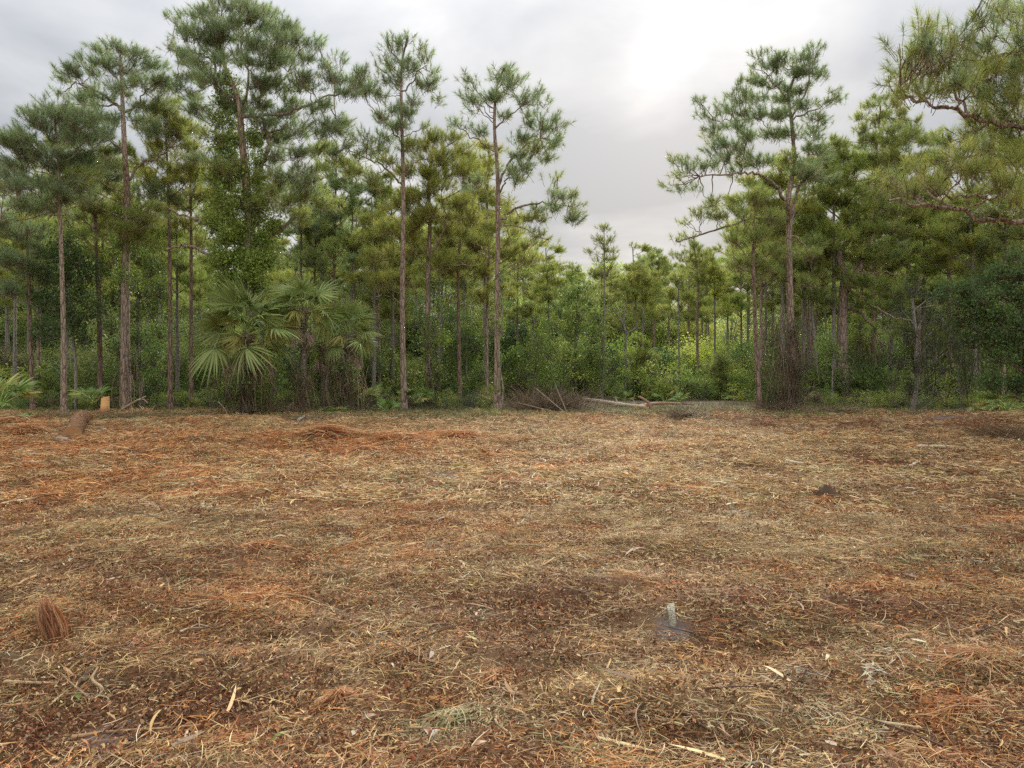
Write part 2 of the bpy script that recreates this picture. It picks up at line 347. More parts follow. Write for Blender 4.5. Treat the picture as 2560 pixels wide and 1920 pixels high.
PALE = Z((1850, 1110, 420, 50, .9), (1500, 1230, 450, 80, .7), (700, 1190, 420, 45, .7), (500, 1330, 260, 35, .4), (1500, 1690, 330, 60, .6), (2000, 1790, 300, 80, .9), (1250, 1400, 300, 30, .3), (150, 1330, 200, 30, .6), (1100, 1180, 200, 30, .6),  # pale straw; the mid-field zones also paint in the brighter light there
    (100, 1175, 160, 18, .7), (2000, 1250, 400, 50, .5), (2100, 1380, 200, 30, .5))
GREENZ = Z((1750, 1270, 220, 50, .6), (1120, 1200, 160, 30, .6), (2330, 1400, 160, 35, .7), (1150, 1650, 160, 60, .5), (1450, 1030, 380, 14, 1.6), (1100, 1042, 200, 8, 1.4), (300, 1055, 120, 12, 1.2), (1650, 1290, 80, 20, .6), (700, 1205, 120, 25, .5),
    (1900, 1600, 160, 40, .5), (1450, 1700, 160, 50, .4), (1800, 1035, 240, 12, .9), (750, 1050, 120, 10, .6))
SAND = Z((1700, 1572, 85, 18, 1.5), (1690, 1552, 50, 10, .8), (1290, 1512, 140, 14, .7), (1105, 1194, 42, 9, 1.3), (290, 1830, 110, 40, .8), (480, 1860, 80, 25, .6), (870, 1234, 36, 5, 1.4), (1850, 1282, 38, 8, 1.2), (2160, 1280, 50, 8, .7),
    (760, 1058, 60, 5, 1.6), (1780, 1040, 130, 5, 1.5), (1560, 1036, 80, 4, 1.3), (1330, 1018, 90, 3, 1.0), (1720, 1018, 80, 4, 1.4), (1100, 1024, 60, 3, .9), (2400, 1062, 60, 6, .9), (2280, 1048, 40, 5, .9), (400, 1276, 26, 6, 1.1), (990, 1175, 20, 4, .8),
    (1640, 1050, 120, 6, .7), (160, 1110, 40, 6, .8), (1850, 1018, 60, 3, .8))
def gcol(x, y):
    o = np.clip(field(ORANGE, x, y)+(fbm(x*0.9, y*0.7, 31)-0.5)*1.7, 0, 1)[..., None]
    dk = np.clip(field(DARK, x, y)+(fbm(x*1.1, y*0.8, 41)-0.5)*1.5, 0, 1)[..., None]
    pl = np.clip(field(PALE, x, y)+(fbm(x*1.3, y*1.0, 51)-0.5)*1.4, 0, 1)[..., None]
    gr = np.clip(field(GREENZ, x, y)+(fbm(x*1.5, y*1.2, 61)-0.62)*1.6, 0, 1)[..., None]
    sn = np.clip((field(SAND, x, y)+(fbm(x*4, y*4, 71, 5)-0.5)*2.4-0.45)*1.6, 0, 0.9)[..., None]*np.clip(field(SAND, x, y)*4, 0, 1)[..., None]
    return o, dk, pl, gr, sn
def build_ground():
    ys = [-60, -40, -25, -15, -9, -5, -2, 0, 1, 1.6]
    y = 2.0
    while y < 700: ys.append(y); y += 0.010*y+0.012 if y < 36 else 0.06*y
    ys = np.array(ys); nu = 300
    u = np.linspace(-1, 1, nu); ex = np.array([1.15, 1.5, 2.2, 4, 8, 20])
    X = []
    for yy in ys:
        wd = 0.78*max(yy, 0)+3.0; k = u*wd; s = np.linspace(0, 1, len(ex)+1)[1:]**2
        X.append(np.concatenate([(-(wd+(700-wd)*s))[::-1], k, wd+(700-wd)*s]))
    X = np.array(X); Y = np.repeat(ys[:, None], X.shape[1], 1)
    Zz = H(X, Y)
    o, dk, pl, gr, sn = gcol(X, Y)
    base = np.array([0.20, 0.125, 0.065])+0*o
    base = base*(1-o)+np.array([0.24, 0.105, 0.042])*o
    base = base*(1-pl*0.7)+np.array([0.37, 0.25, 0.125])*pl*0.7
    base = base*(1-dk*0.85)+np.array([0.095, 0.038, 0.020])*dk*0.9
    base = base*(1-gr*0.4)+np.array([0.12, 0.12, 0.05])*gr*0.4
    base = base*(1-sn)+np.array([0.20, 0.170, 0.160])*sn
    PXg = X/np.maximum(Y, 1)*F+1280; gapm = np.clip((PXg-1150)/150, 0, 1)*np.clip((2000-PXg)/120, 0, 1)
    sg = (gapm*np.clip((Y-26)/2, 0, 1)*np.clip((46-Y)/4, 0, 1)*np.clip(fbm(X*.6, Y*.45, 17)*2.2-.55, 0, 1))[..., None]*.75
    base = base*(1-sg)+np.array([0.34, 0.295, 0.255])*sg
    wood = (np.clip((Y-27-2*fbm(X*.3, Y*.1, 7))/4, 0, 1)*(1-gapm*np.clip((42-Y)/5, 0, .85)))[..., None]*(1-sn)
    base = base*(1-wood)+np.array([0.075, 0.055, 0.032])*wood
    mb = MB(); r, c = X.shape
    i = np.arange(r-1)[:, None]*c; j = np.arange(c-1)[None]
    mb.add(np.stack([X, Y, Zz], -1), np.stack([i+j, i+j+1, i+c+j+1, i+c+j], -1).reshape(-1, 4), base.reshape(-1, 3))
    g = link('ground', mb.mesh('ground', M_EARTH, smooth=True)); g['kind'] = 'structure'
build_ground()

PALE_C, GOLD, TAN, ORG, BRN, OLV, WHT, RED = (0.70, 0.57, 0.32), (0.65, 0.43, 0.19), (0.46, 0.285, 0.135), (0.66, 0.29, 0.095), (0.20, 0.095, 0.045), (0.30, 0.28, 0.115), (0.74, 0.66, 0.50), (0.32, 0.105, 0.045)
EXC = [(G(1682, 1556), .16), (G(1684, 1575), .13), (G(140, 1600), .14), (G(2068, 1240), .20), (G(262, 1041), .35), (G(196, 1075), .45), (G(185, 1095), .4)]
def clear(x, y):                                       # nothing lies on top of the pipe, the boot, the stumps and the logs
    k = np.ones(len(x), bool)
    for (a, b), r in EXC: k &= np.hypot(x-a, y-b) > r
    return k
def litter():
    bands = ((2.2, 5.0, 1500, 3, .0032, (.02, .17)), (5.0, 8.0, 900, 3, .0042, (.03, .19)), (8.0, 13.0, 520, 2, .0065, (.04, .20)), (13.0, 19, 260, 2, .010, (.06, .22)), (19, 28.5, 130, 1, .017, (.08, .25)))
    mb = MB()
    for a, b, den_, segs, wd, (l0, l1) in bands:
        area = 0.5*(b*b-a*a)*1.62+3.2*(b-a); n = int(area*den_)
        y = np.sqrt(R.random(n)*(b*b-a*a)+a*a); x = (R.random(n)*2-1)*(0.81*y+1.6)
        o, dk, pl, gr, sn = (q[:, 0] for q in gcol(x, y))
        # clumps and thin places
        keep = clear(x, y) & (R.random(n) < np.clip(0.50+0.75*fbm(x*1.8, y*1.8, 81)-0.42*dk+0.30*pl-0.6*sn+0.2*o, 0.12, 1))
        x, y, o, dk, pl, gr, sn = (q[keep] for q in (x, y, o, dk, pl, gr, sn)); n = len(x)
        ws = np.stack([0.35+1.7*pl+.3*(y > 7), 0.9+1.2*pl+.3*(y > 7), 1.0+0*pl, 0.10+3.6*o, 0.65+1.6*dk-0.4*pl, 0.13+1.5*gr, 0.06+0.10*pl, 0.12+1.0*o+0.6*dk], 1).clip(0.02)  # more pale and gold farther out: brighter mid-field light put into the colours
        ws /= ws.sum(1, keepdims=True)
        idx = (R.random((n, 1)) > np.cumsum(ws, 1)).sum(1).clip(0, 7)
        c = np.array([PALE_C, GOLD, TAN, ORG, BRN, OLV, WHT, RED])[idx]
        c = c*(0.7+0.55*R.random((n, 1)))*(1+0.12*(R.random((n, 3))-0.5))
        # straws lie roughly along the local direction in which the ground was raked
        th = (fbm(x*0.6, y*0.6, 91)-0.5)*9+R.normal(size=n)*0.9
        el = np.abs(R.normal(size=n))*0.16; up = R.random(n) < 0.012; el[up] += R.random(up.sum())*0.9
        Dv = np.stack([np.cos(th)*np.cos(el), np.sin(th)*np.cos(el), np.sin(el)-0.03], 1)
        L = l0+(l1-l0)*R.random(n)**3.0; L *= np.where(idx == 4, .7, 1)
        wv = wd*(0.45+0.9*R.random(n)**1.5); big = R.random(n) < 0.02; wv = np.where(big, wv*2.2, wv)
        lift = R.random(n)**2*(0.012+0.045*fbm(x*2.2, y*2.2, 83)**2*4)
        P = np.stack([x, y, H(x, y)+0.004+lift], 1)
        bend = rdir(n)*0.55; bend[:, 2] = bend[:, 2]*0.25-el*0.55
        N = norm(rdir(n)*0.7+np.array([0, 0, 1.0]))
        V, Q = ribbons(P, Dv, L, wv, bend, N, segs)
        mb.add(V, Q, np.repeat(c, (segs+1)*2, 0))
    o_ = link('straw_litter', mb.mesh('straw_litter', M_STRAW)); o_['kind'] = 'stuff'
    tag(o_, 'golden, tan and rust coloured straw and shredded plant litter spread over the cleared field', 'straw litter')
    # matted wisps: small tangles of straw, many thousands
    def wisps(k0, m, rad0, lw, ln, segs):
        out = []
        for i in range(10):
            g = np.random.default_rng(k0+i); mb = MB(); P = np.concatenate([g.normal(size=(m, 2))*rad0*.55, g.random((m, 1))**1.5*rad0*.30], 1)
            th = g.normal(size=m)*(.5+.12*i)+np.where(g.random(m) < .5, math.pi, 0); Dv = norm(np.stack([np.cos(th), np.sin(th), .45*(g.random(m)-.35)], 1)); bd = rdir(m, g)*.8; bd[:, 2] = -.25*np.abs(bd[:, 2])
            V, Q = ribbons(P, Dv, ln*(.35+.9*g.random(m)**1.4), lw*(.5+.9*g.random(m)), bd, norm(rdir(m, g)*.8+np.array([0, 0, 1.])), segs)
            c = np.clip((.75+.5*g.random((m, 1)))*(1+.22*(g.random((m, 3))-.5)), 0, 1.4); c[g.random(m) < .22] *= .45
            mb.add(V, Q, np.repeat(c, (segs+1)*2, 0)); out.append(template('straw_wisp', mb.mesh('straw_wisp', M_STRAW_I)))
        return out
    FW = wisps(1200, 34, .11, .0028, .085, 4); CW = wisps(1300, 30, .24, .0080, .15, 3)
    for nm, a, b, dn, tp, lab in (('matted_straw', 2.0, 9.0, 300, FW, 'matted fine straw and root fibres covering the near half of the field'), ('matted_straw_beyond', 9.0, 31.5, 74, CW, 'matted straw covering the far half of the field')):
        area = 0.5*(b*b-a*a)*1.62+3.2*(b-a); n = int(area*dn); y = np.sqrt(R.random(n)*(b*b-a*a)+a*a); x = (R.random(n)*2-1)*(0.81*y+1.6)
        o, dk, pl, gr, sn = (q[:, 0] for q in gcol(x, y)); kp = clear(x, y) & (R.random(n) < np.clip(.55+.9*(fbm(x*1.4, y*1.4, 85)-.4)*2-.42*dk-.8*sn, .05, 1)*np.clip((b-5*(y > 12)*fbm(x*.5, y*.1, 19)-y)/1.5, 0, 1))
        x, y, o, dk, pl, gr, sn = (q[kp] for q in (x, y, o, dk, pl, gr, sn)); n = len(x)
        ws = np.stack([0.30+1.5*pl+.25*(y > 7), 1.0+1.2*pl+.4*(y > 7), 1.0+0*pl, 0.12+3.6*o, 0.7+1.8*dk-0.4*pl, 0.15+1.5*gr, 0.02+0*pl, 0.15+1.1*o+0.9*dk], 1).clip(0.02); ws /= ws.sum(1, keepdims=True)  # same mid-field brightening carried by the straw colours
        idx = (R.random((n, 1)) > np.cumsum(ws, 1)).sum(1).clip(0, 7); c = np.array([PALE_C, GOLD, TAN, ORG, BRN, OLV, WHT, RED])[idx]*(.7+.5*R.random((n, 1)))
        th = (fbm(x*0.6, y*0.6, 91)-0.5)*9+R.normal(size=n)*.6; s_ = .6+.8*R.random(n)
        scatter(nm, np.stack([x, y, H(x, y)+.002], 1), np.stack([R.normal(size=n)*.12, R.normal(size=n)*.12, th], 1), np.stack([s_, s_, s_*(.4+1.3*fbm(x*2.2, y*2.2, 83))], 1), c, tp)
        tag(bpy.data.objects[nm], lab, 'straw mat')
    # finely shredded crumbs, chips and leaf scraps in small handfuls
    CR = []
    for i in range(8):
        g = np.random.default_rng(1500+i); m = 46; k = MB(); P = np.concatenate([g.normal(size=(m, 2))*.075, g.random((m, 1))*.018], 1)
        V, Q, c = leaves(P, .013+.012*g.random(m)**2, np.clip(pal([(1, 1, 1), (.45, .42, .40), (1.25, 1.25, 1.25), (.7, .55, .45)], [3, 3, 1, 2], m, g), 0, 1.8), g, asp=.45); k.add(V, Q, c); CR.append(template('mulch_handful', k.mesh('mulch_handful', M_STRAW_I)))
    n = 13000; y = 2.1+R.random(n)**1.25*16; x = (R.random(n)*2-1)*(0.78*y+1.4); o, dk, pl, gr, sn = (q[:, 0] for q in gcol(x, y)); kp = R.random(n) < np.clip(.95-.75*sn, 0, 1); x, y, dk = x[kp], y[kp], dk[kp]; n = len(x)
    c = pal([PALE_C, TAN, BRN, RED, ORG, GOLD], [.6, 2.2, 2.6, 1.8, .6, 1.1], n)*(1-.35*dk[:, None]); s_ = .7+.7*R.random(n)+.05*y
    o_ = scatter('mulch_crumbs', np.stack([x, y, H(x, y)+.003], 1), np.stack([0*x, 0*x, R.random(n)*6.28], 1), np.repeat(s_[:, None], 3, 1), c, CR)
    tag(o_, 'small wood chips and brown dead leaf scraps between the straw', 'mulch')
litter()

def coarse():
    mb = MB(); n = 900; y = 2.4+R.random(n)**1.4*24; x = (R.random(n)*2-1)*(.76*y+1.2); th = R.random(n)*6.28; el = np.abs(R.normal(size=n))*.10
    P = np.stack([x, y, H(x, y)+.02+.02*R.random(n)], 1); Dv = np.stack([np.cos(th), np.sin(th), el], 1); bd = rdir(n)*.35; bd[:, 2] = -.05-el
    c = pal([PALE_C, TAN, WHT, GOLD, (.52, .30, .16), (.34, .24, .18)], [1.2, 2, .5, 1.3, 1.4, 1.2], n)
    V, Q = ribbons(P, Dv, .06+.22*R.random(n)**2.5+.006*y, .008+.014*R.random(n)**2+.0006*y, bd, norm(rdir(n)*.5+np.array([0, 0, 1.])), 4); mb.add(V, Q, np.repeat(c, 10, 0))
    n = 420; y = 2.4+R.random(n)**1.4*24; x = (R.random(n)*2-1)*(.76*y+1.2); th = R.random(n)*6.28; A = np.stack([x, y, H(x, y)+.015], 1); L = (.12+.45*R.random(n)**2)[:, None]
    C = A+np.stack([np.cos(th), np.sin(th), .25*R.random(n)**2], 1)*L; B = A*.5+C*.5+rdir(n)*.12*L; B[:, 2] = np.maximum(B[:, 2], A[:, 2]+.01)
    V, Q = btubes(A, B, C, .0035+.003*R.random(n)+.0003*y, .002, 6, 4); mb.add(V, Q, np.repeat(pal([(.16, .10, .065), (.28, .19, .12), (.40, .30, .19)], [2, 2, 1], n), 24, 0))
    o_ = link('coarse_debris', mb.mesh('coarse_debris', M_STRAW)); o_['kind'] = 'stuff'; tag(o_, 'scattered bark flakes, splinters and thin broken twigs all over the straw', 'debris')
coarse()

def grass():
    mb = MB()
    n = 42000
    pxs = R.random(n)*2500; d = 24.5+R.random(n)**0.9*np.where((pxs > 1250) & (pxs < 1930), 16, 8)
    x = (pxs-1280)/F*d; y = d
    dens = np.clip(field(GREENZ, x, y)+0.5*fbm(x*1.5, y*1.5, 5)-0.30+.25*(y > 29), 0, 1)
    k = R.random(n) < dens; x, y = x[k], y[k]; n = len(x)
    P = np.stack([x, y, H(x, y)-0.01], 1)
    Dv = norm(rdir(n)*np.array([.5, .5, .2])+np.array([0, 0, 1.0])); bend = rdir(n)*0.4; bend[:, 2] = -0.15
    c = pal([(0.16, 0.18, 0.07), (0.24, 0.23, 0.10), (0.35, 0.29, 0.16), (0.11, 0.14, 0.05)], [3, 2, 2, 2], n)
    V, Q = ribbons(P, Dv, 0.10+0.22*R.random(n)**1.5, 0.02, bend, norm(rdir(n)*np.array([1, 1, .1])), 2)
    mb.add(V, Q, np.repeat(c, 6, 0))
    # sparse live sprigs in the litter
    n = 9000; y = 3+R.random(n)*20; x = (R.random(n)*2-1)*(0.75*y+1)
    k = R.random(n) < np.clip(field(GREENZ, x, y)*1.2-0.25+0.5*(fbm(x*3, y*3, 15)-0.4), 0, 1); x, y = x[k], y[k]; n = len(x)
    P = np.stack([x, y, H(x, y)+0.01], 1); Dv = norm(rdir(n)*np.array([1, 1, .2])+np.array([0, 0, .5])); bend = rdir(n)*0.4
    V, Q = ribbons(P, Dv, 0.06+0.14*R.random(n), 0.006+0.0006*y, bend, norm(rdir(n)+np.array([0, 0, 1.])), 2)
    mb.add(V, Q, np.repeat(pal([(0.15, 0.19, 0.06), (0.20, 0.24, 0.09), (0.30, 0.30, 0.14)], [1, 1, 1], n), 6, 0))
    o_ = link('grass', mb.mesh('grass', M_GRASS)); o_['kind'] = 'stuff'
    tag(o_, 'thin olive grass along the foot of the trees and in the litter', 'grass')
grass()

# ------------------------------------------------------------------ pines
OLIVE = [(0.415, 0.440, 0.110), (0.345, 0.390, 0.095), (0.475, 0.485, 0.130)]
DEEP = [(0.210, 0.280, 0.090), (0.245, 0.310, 0.095), (0.175, 0.240, 0.085)]
BLUE = [(0.320, 0.405, 0.195), (0.360, 0.440, 0.205), (0.280, 0.360, 0.175)]  # blue-green needles; on upper crowns this colour stands in for veiling glare
MID = [(0.385, 0.440, 0.130), (0.430, 0.475, 0.140), (0.335, 0.390, 0.120)]
LIME = [(0.34, 0.40, 0.090), (0.27, 0.335, 0.080), (0.40, 0.43, 0.120)]
TUFT = {}
def tuft_templates(nn, wd, L):
    key = (nn, wd, L)
    if key not in TUFT:
        out = []
        for i in range(5):
            g = np.random.default_rng(900+i); mb = MB()
            V, Fc, cc = tufts(np.array([[0, 0, 0.0]]), np.array([[0.04*g.normal(), 0.04*g.normal(), 1.0]]), L, nn, wd, np.ones((1, 3)), g)
            mb.add(V, Fc, cc, 0); e = np.array([[g.normal()*.05, g.normal()*.05, -.42]])
            V, Q = btubes(e, e*.5+rdir(1, g)*.03, np.array([[0, 0, .05]]), .0075, .0045, 4, 3); mb.add(V, Q, (.2, .15, .1), 1)
            out.append(template('needle_tuft', mb.mesh('needle_tuft', [M_NEEDLE_I, M_BARK])))
        TUFT[key] = out
    return TUFT[key]
def pathat(T, py_z):                                  # point on a polyline at a given height
    z = T[:, 2]; i = int(np.argmin(np.abs(z-py_z))); return T[i]
def pine(label, d, trunk, w0, w1, blobs, tint=MID, veil_top=None, limbs=(), L=0.235, nn=44, wd=0.0105, dens=3.0, bark=None, name='pine_tree', group=None, seed=1, deep=0.75, scat=True):
    g = np.random.default_rng(seed); bark = bark or M_BARK
    base = W(trunk[0][0], trunk[0][1], d); base[2] = hz(base[0], base[1])
    T = [np.array([base[0], d, base[2]-0.12])]
    for i, (px, py) in enumerate(trunk[1:]):
        p = W(px, py, d*(1+g.normal()*0.003*min(i, 3))); T.append(p)
    T = spline(T, 8); m2 = lambda w_: w_/F*d/2
    n = len(T); t = np.linspace(0, 1, n)
    r = m2(w0)*(1-t)+m2(w1)*t; r = r*(1+0.35*np.exp(-t*n*0.35))
    root = thing(name, tuple(base), label, 'tree', group)
    mb = MB(); V, Q = tube(T, r, 14, 0.10, g); mb.add(V, Q, (0.3, 0.2, 0.15)); link('trunk', mb.mesh('trunk', bark, base, True), root)
    def limbobj(P, ra, rb, nm='limb'):
        P = P+np.concatenate([[np.zeros(3)], g.normal(size=(len(P)-1, 3))*0.035]); k = MB()
        V, Q = tube(P, np.linspace(ra, rb, len(P)), 7, 0.25, g); k.add(V, Q, (0.2, 0.15, 0.1)); link(nm, k.mesh(nm, bark, base, True), root)
    for lm in limbs:
        pts, wa, wb = lm[0], lm[1], lm[2]; dz = lm[3] if len(lm) > 3 else 0
        k = len(pts); P = np.array([W(px, py, d+dz*i/(k-1)) for i, (px, py) in enumerate(pts)])
        a0 = T[int(np.argmin(np.linalg.norm(T-P[0], axis=1)))]
        if np.linalg.norm(a0-P[0]) < 0.9: P[0] = a0
        limbobj(spline(P, 5), m2(wa), m2(wb))
    lim_paths = [spline(np.array([W(px, py, d) for px, py in lm[0]]), 5) for lm in limbs]
    cb = MB(); allb = []
    ztop = T[:, 2].max(); sx = np.mean([b[2] for b in blobs])
    for b in blobs:
        cx_, cy_, rx, ry = b[:4]; rx *= 1.22; ry *= 1.15; k = dens*rx*ry/(L/d*F*0.66)**2*(1.9 if scat else 1.4); nt = max(4, int(k*(b[4] if len(b) > 4 else 1)))
        off = (abs(cx_-np.interp(W(0, cy_, d)[2], T[:, 2], (T[:, 0]/d*F+1280))))*0.5+rx
        dz = (g.random()*2-1)*off/F*d*deep
        c = W(cx_, cy_, d); c[0] *= (d+dz)/d; c[1] += dz; c[2] = CAMH+(c[2]-CAMH)*(d+dz)/d
        s = np.array([rx, 0.5*(rx+ry)+8, ry])/F*d
        # limb from the trunk or the nearest drawn limb
        za = c[2]-0.42*np.hypot(c[0]-T[-1][0], dz)-0.35
        a = pathat(T, min(max(za, base[2]+1.5), ztop))
        for lp in lim_paths:
            q = lp[int(np.argmin(np.linalg.norm(lp-c, axis=1)))]
            if np.linalg.norm(q-c) < np.linalg.norm(a-c)*0.8: a = q
        dd = np.linalg.norm(c-a); mid = a*0.45+c*0.55+np.array([g.normal()*0.08*dd, g.normal()*0.08*dd, -0.10*dd+g.normal()*0.05*dd])
        if dd > 0.7 and name == 'pine_tree' and w0 > 6:
            limbobj(bez(a, mid, c, np.linspace(0, 1, 8)), min(0.010+0.0095*dd, m2(w0)*0.4), 0.007)
        elif dd > 0.1:
            V, Q = btubes(a, mid, c, 0.012+0.01*dd, 0.008, 6, 4); cb.add(V, Q, (0.2, 0.15, 0.1), 1)
        ns = max(3, nt//9); pts = inball(ns, 0.5, g); pts[:, 2] = pts[:, 2]*0.9+0.1; ns = len(pts)
        sc = c+pts*s; tt = 0.45+0.55*g.random(ns); sa = bez(a, mid, c, tt)
        sm = sa*0.5+sc*0.5; sm[:, 2] -= 0.12*np.linalg.norm(sc-sa, axis=1)
        V, Q = btubes(sa, sm, sc, 0.012, 0.006, 5, 3); cb.add(V, Q, (0.2, 0.15, 0.1), 1)
        own = g.integers(0, ns, nt); jit = inball(nt, 0.6, g)*np.array([0.50, 0.50, 0.34]); jit[:, 2] = np.abs(jit[:, 2])*0.9-0.05
        tp = sc[own]+jit; lo = sm[own]*0.35+sc[own]*0.65
        A = norm(norm(tp-lo)*0.7+np.array([0, 0, 0.75])+rdir(nt, g)*0.35+norm(tp-T[min(int(np.argmin(np.abs(T[:, 2]-c[2]))), n-1)])*0.25)
        tn = tint
        if veil_top is not None: f = (c[2]-CAMH)/(ztop-CAMH); tn = veil_top if f > 0.62+0.1*g.normal() else tint  # upper crown gets its own tint; the blue ones paint in veiling glare
        bt = 0.85+0.3*g.random()
        allb.append((tp, A, pal(tn, [1, 1, 1], nt, g)*bt, np.full(nt, L)*(0.8+0.35*g.random(nt))))
    tp, A, c, LL = (np.concatenate([q[i] for q in allb]) for i in range(4))
    # short bare dead twigs on the lower trunk
    k = 10; ti = g.integers(int(n*0.35), int(n*0.8), k); a = T[ti]; dr = rdir(k, g)*np.array([1, 1, .25]); ln = (0.3+0.7*g.random(k))[:, None]
    V, Q = btubes(a, a+dr*ln*0.5+np.array([0, 0, .06]), a+dr*ln+np.array([0, 0, -.05]), 0.012, 0.004, 4, 4); cb.add(V, Q, (0.2, 0.15, 0.1), 1)
    if scat:
        link('branch', cb.mesh('branch', [M_NEEDLE, bark], base), root)['kind'] = 'stuff'
        scatter('crown', tp, axis_rot(A), np.repeat((LL/L)[:, None], 3, 1), c, tuft_templates(nn, wd, L), root, base)
    else:
        V, Fc, cc = tufts(tp, A, LL, nn, wd, c, g); cb.add(V, Fc, cc, 0); link('crown', cb.mesh('crown', [M_NEEDLE, bark], base), root)
    return root
# ---- the pines one can tell apart, left to right
pine('slim pine at the far left with a low bluish crown beside the palmettos', 30, [(83, 1028), (75, 800), (70, 650), (66, 560)], 11, 3,
     [(70, 585, 40, 25), (30, 640, 45, 35), (85, 680, 45, 30), (20, 720, 35, 25), (65, 745, 35, 22), (10, 560, 30, 30), (100, 620, 35, 20)], BLUE, seed=11, bark=M_BARKR)
pine('leftmost tall pine with a broad rounded blue-green crown and thin trunk', 27, [(160, 1038), (158, 800), (152, 600), (148, 450), (138, 300)], 13, 5,
     [(135, 275, 45, 25), (90, 305, 45, 30), (185, 300, 45, 28), (60, 345, 45, 30), (130, 345, 50, 30), (205, 350, 45, 30), (25, 385, 40, 30), (95, 400, 55, 32), (175, 410, 50, 30), (15, 440, 35, 28), (60, 460, 50, 28), (140, 470, 45, 25), (210, 440, 40, 28), (30, 510, 40, 22, .8), (85, 515, 45, 20, .8), (150, 520, 40, 22, .8), (205, 490, 40, 24, .8), (15, 350, 30, 20), (230, 400, 35, 25)], MID, BLUE, seed=12,
     limbs=[([(147, 545), (110, 535), (60, 548), (0, 552)], 5, 2)])
pine('pine with a short dull crown between the broad left crown and the thick trunk', 31, [(253, 1028), (248, 800), (240, 600), (238, 480), (235, 390)], 12, 4,
     [(240, 415, 50, 30), (195, 460, 40, 30), (290, 470, 45, 30), (235, 520, 45, 25), (280, 400, 35, 25), (200, 540, 35, 20), (285, 530, 35, 25)], OLIVE, MID, seed=13, bark=M_BARKR)
pine('thick straight pine behind the cut stump with scaly pinkish bark and upswept branches', 29, [(314, 1030), (313, 850), (315, 640), (318, 500), (312, 380), (306, 250), (300, 140)], 24, 6,
     [(300, 118, 32, 18), (250, 128, 24, 16), (345, 128, 28, 18), (222, 150, 20, 15), (385, 165, 26, 20), (275, 160, 35, 20), (330, 170, 35, 20), (235, 180, 25, 15), (170, 172, 20, 16), (195, 190, 22, 18), (160, 200, 18, 14), (200, 225, 32, 15), (400, 195, 28, 22), (425, 215, 16, 14), (360, 215, 35, 18), (155, 235, 16, 10), (340, 205, 30, 15),
      (180, 280, 45, 22), (230, 300, 45, 22), (150, 300, 30, 20), (265, 330, 35, 18), (190, 345, 40, 20), (345, 300, 25, 18, .6), (330, 520, 40, 28), (250, 590, 30, 15, .5), (170, 455, 40, 16), (215, 470, 35, 20), (385, 490, 45, 28), (335, 575, 45, 35), (370, 540, 35, 30), (260, 240, 34, 18, .8), (300, 225, 34, 18, .8), (400, 255, 32, 18, .8), (350, 265, 34, 18, .8), (205, 255, 34, 18, .8), (265, 285, 34, 20, .8), (130, 265, 26, 16, .8), (390, 330, 36, 22, .8), (300, 370, 36, 22, .8), (230, 385, 38, 22, .8), (175, 400, 36, 20, .8), (270, 440, 38, 22, .8)], MID, BLUE, seed=14,
     limbs=[([(308, 290), (275, 250), (235, 225), (190, 205)], 7, 3), ([(312, 290), (340, 262), (362, 230)], 7, 3), ([(308, 215), (280, 185), (262, 150)], 5, 3), ([(318, 440), (350, 412), (400, 392), (440, 352)], 8, 3), ([(318, 400), (280, 355), (250, 320)], 6, 3), ([(300, 275), (240, 262), (165, 262)], 5, 2)])
pine('slim pine with a yellow-green crown right of the thick foreground trunk', 30, [(426, 1028), (426, 800), (424, 630), (420, 450), (414, 330)], 11, 4,
     [(418, 255, 28, 18), (400, 285, 35, 22), (455, 300, 35, 25), (370, 320, 30, 22), (425, 330, 40, 25), (485, 340, 30, 25), (400, 370, 40, 22), (465, 380, 40, 28), (365, 400, 30, 22), (430, 425, 40, 25), (500, 420, 35, 28), (390, 455, 35, 28), (470, 460, 35, 22)], OLIVE, seed=15, bark=M_BARKR)
pine('darker slim pine trunk just left of the big cabbage palm, small crown above', 31, [(478, 1026), (478, 800), (478, 600), (476, 480), (472, 410)], 10, 4,
     [(475, 440, 35, 20), (505, 490, 40, 25), (445, 500, 35, 22), (520, 545, 35, 22), (450, 560, 32, 20), (500, 600, 30, 18, .7)], OLIVE, seed=16, bark=M_BARKR)
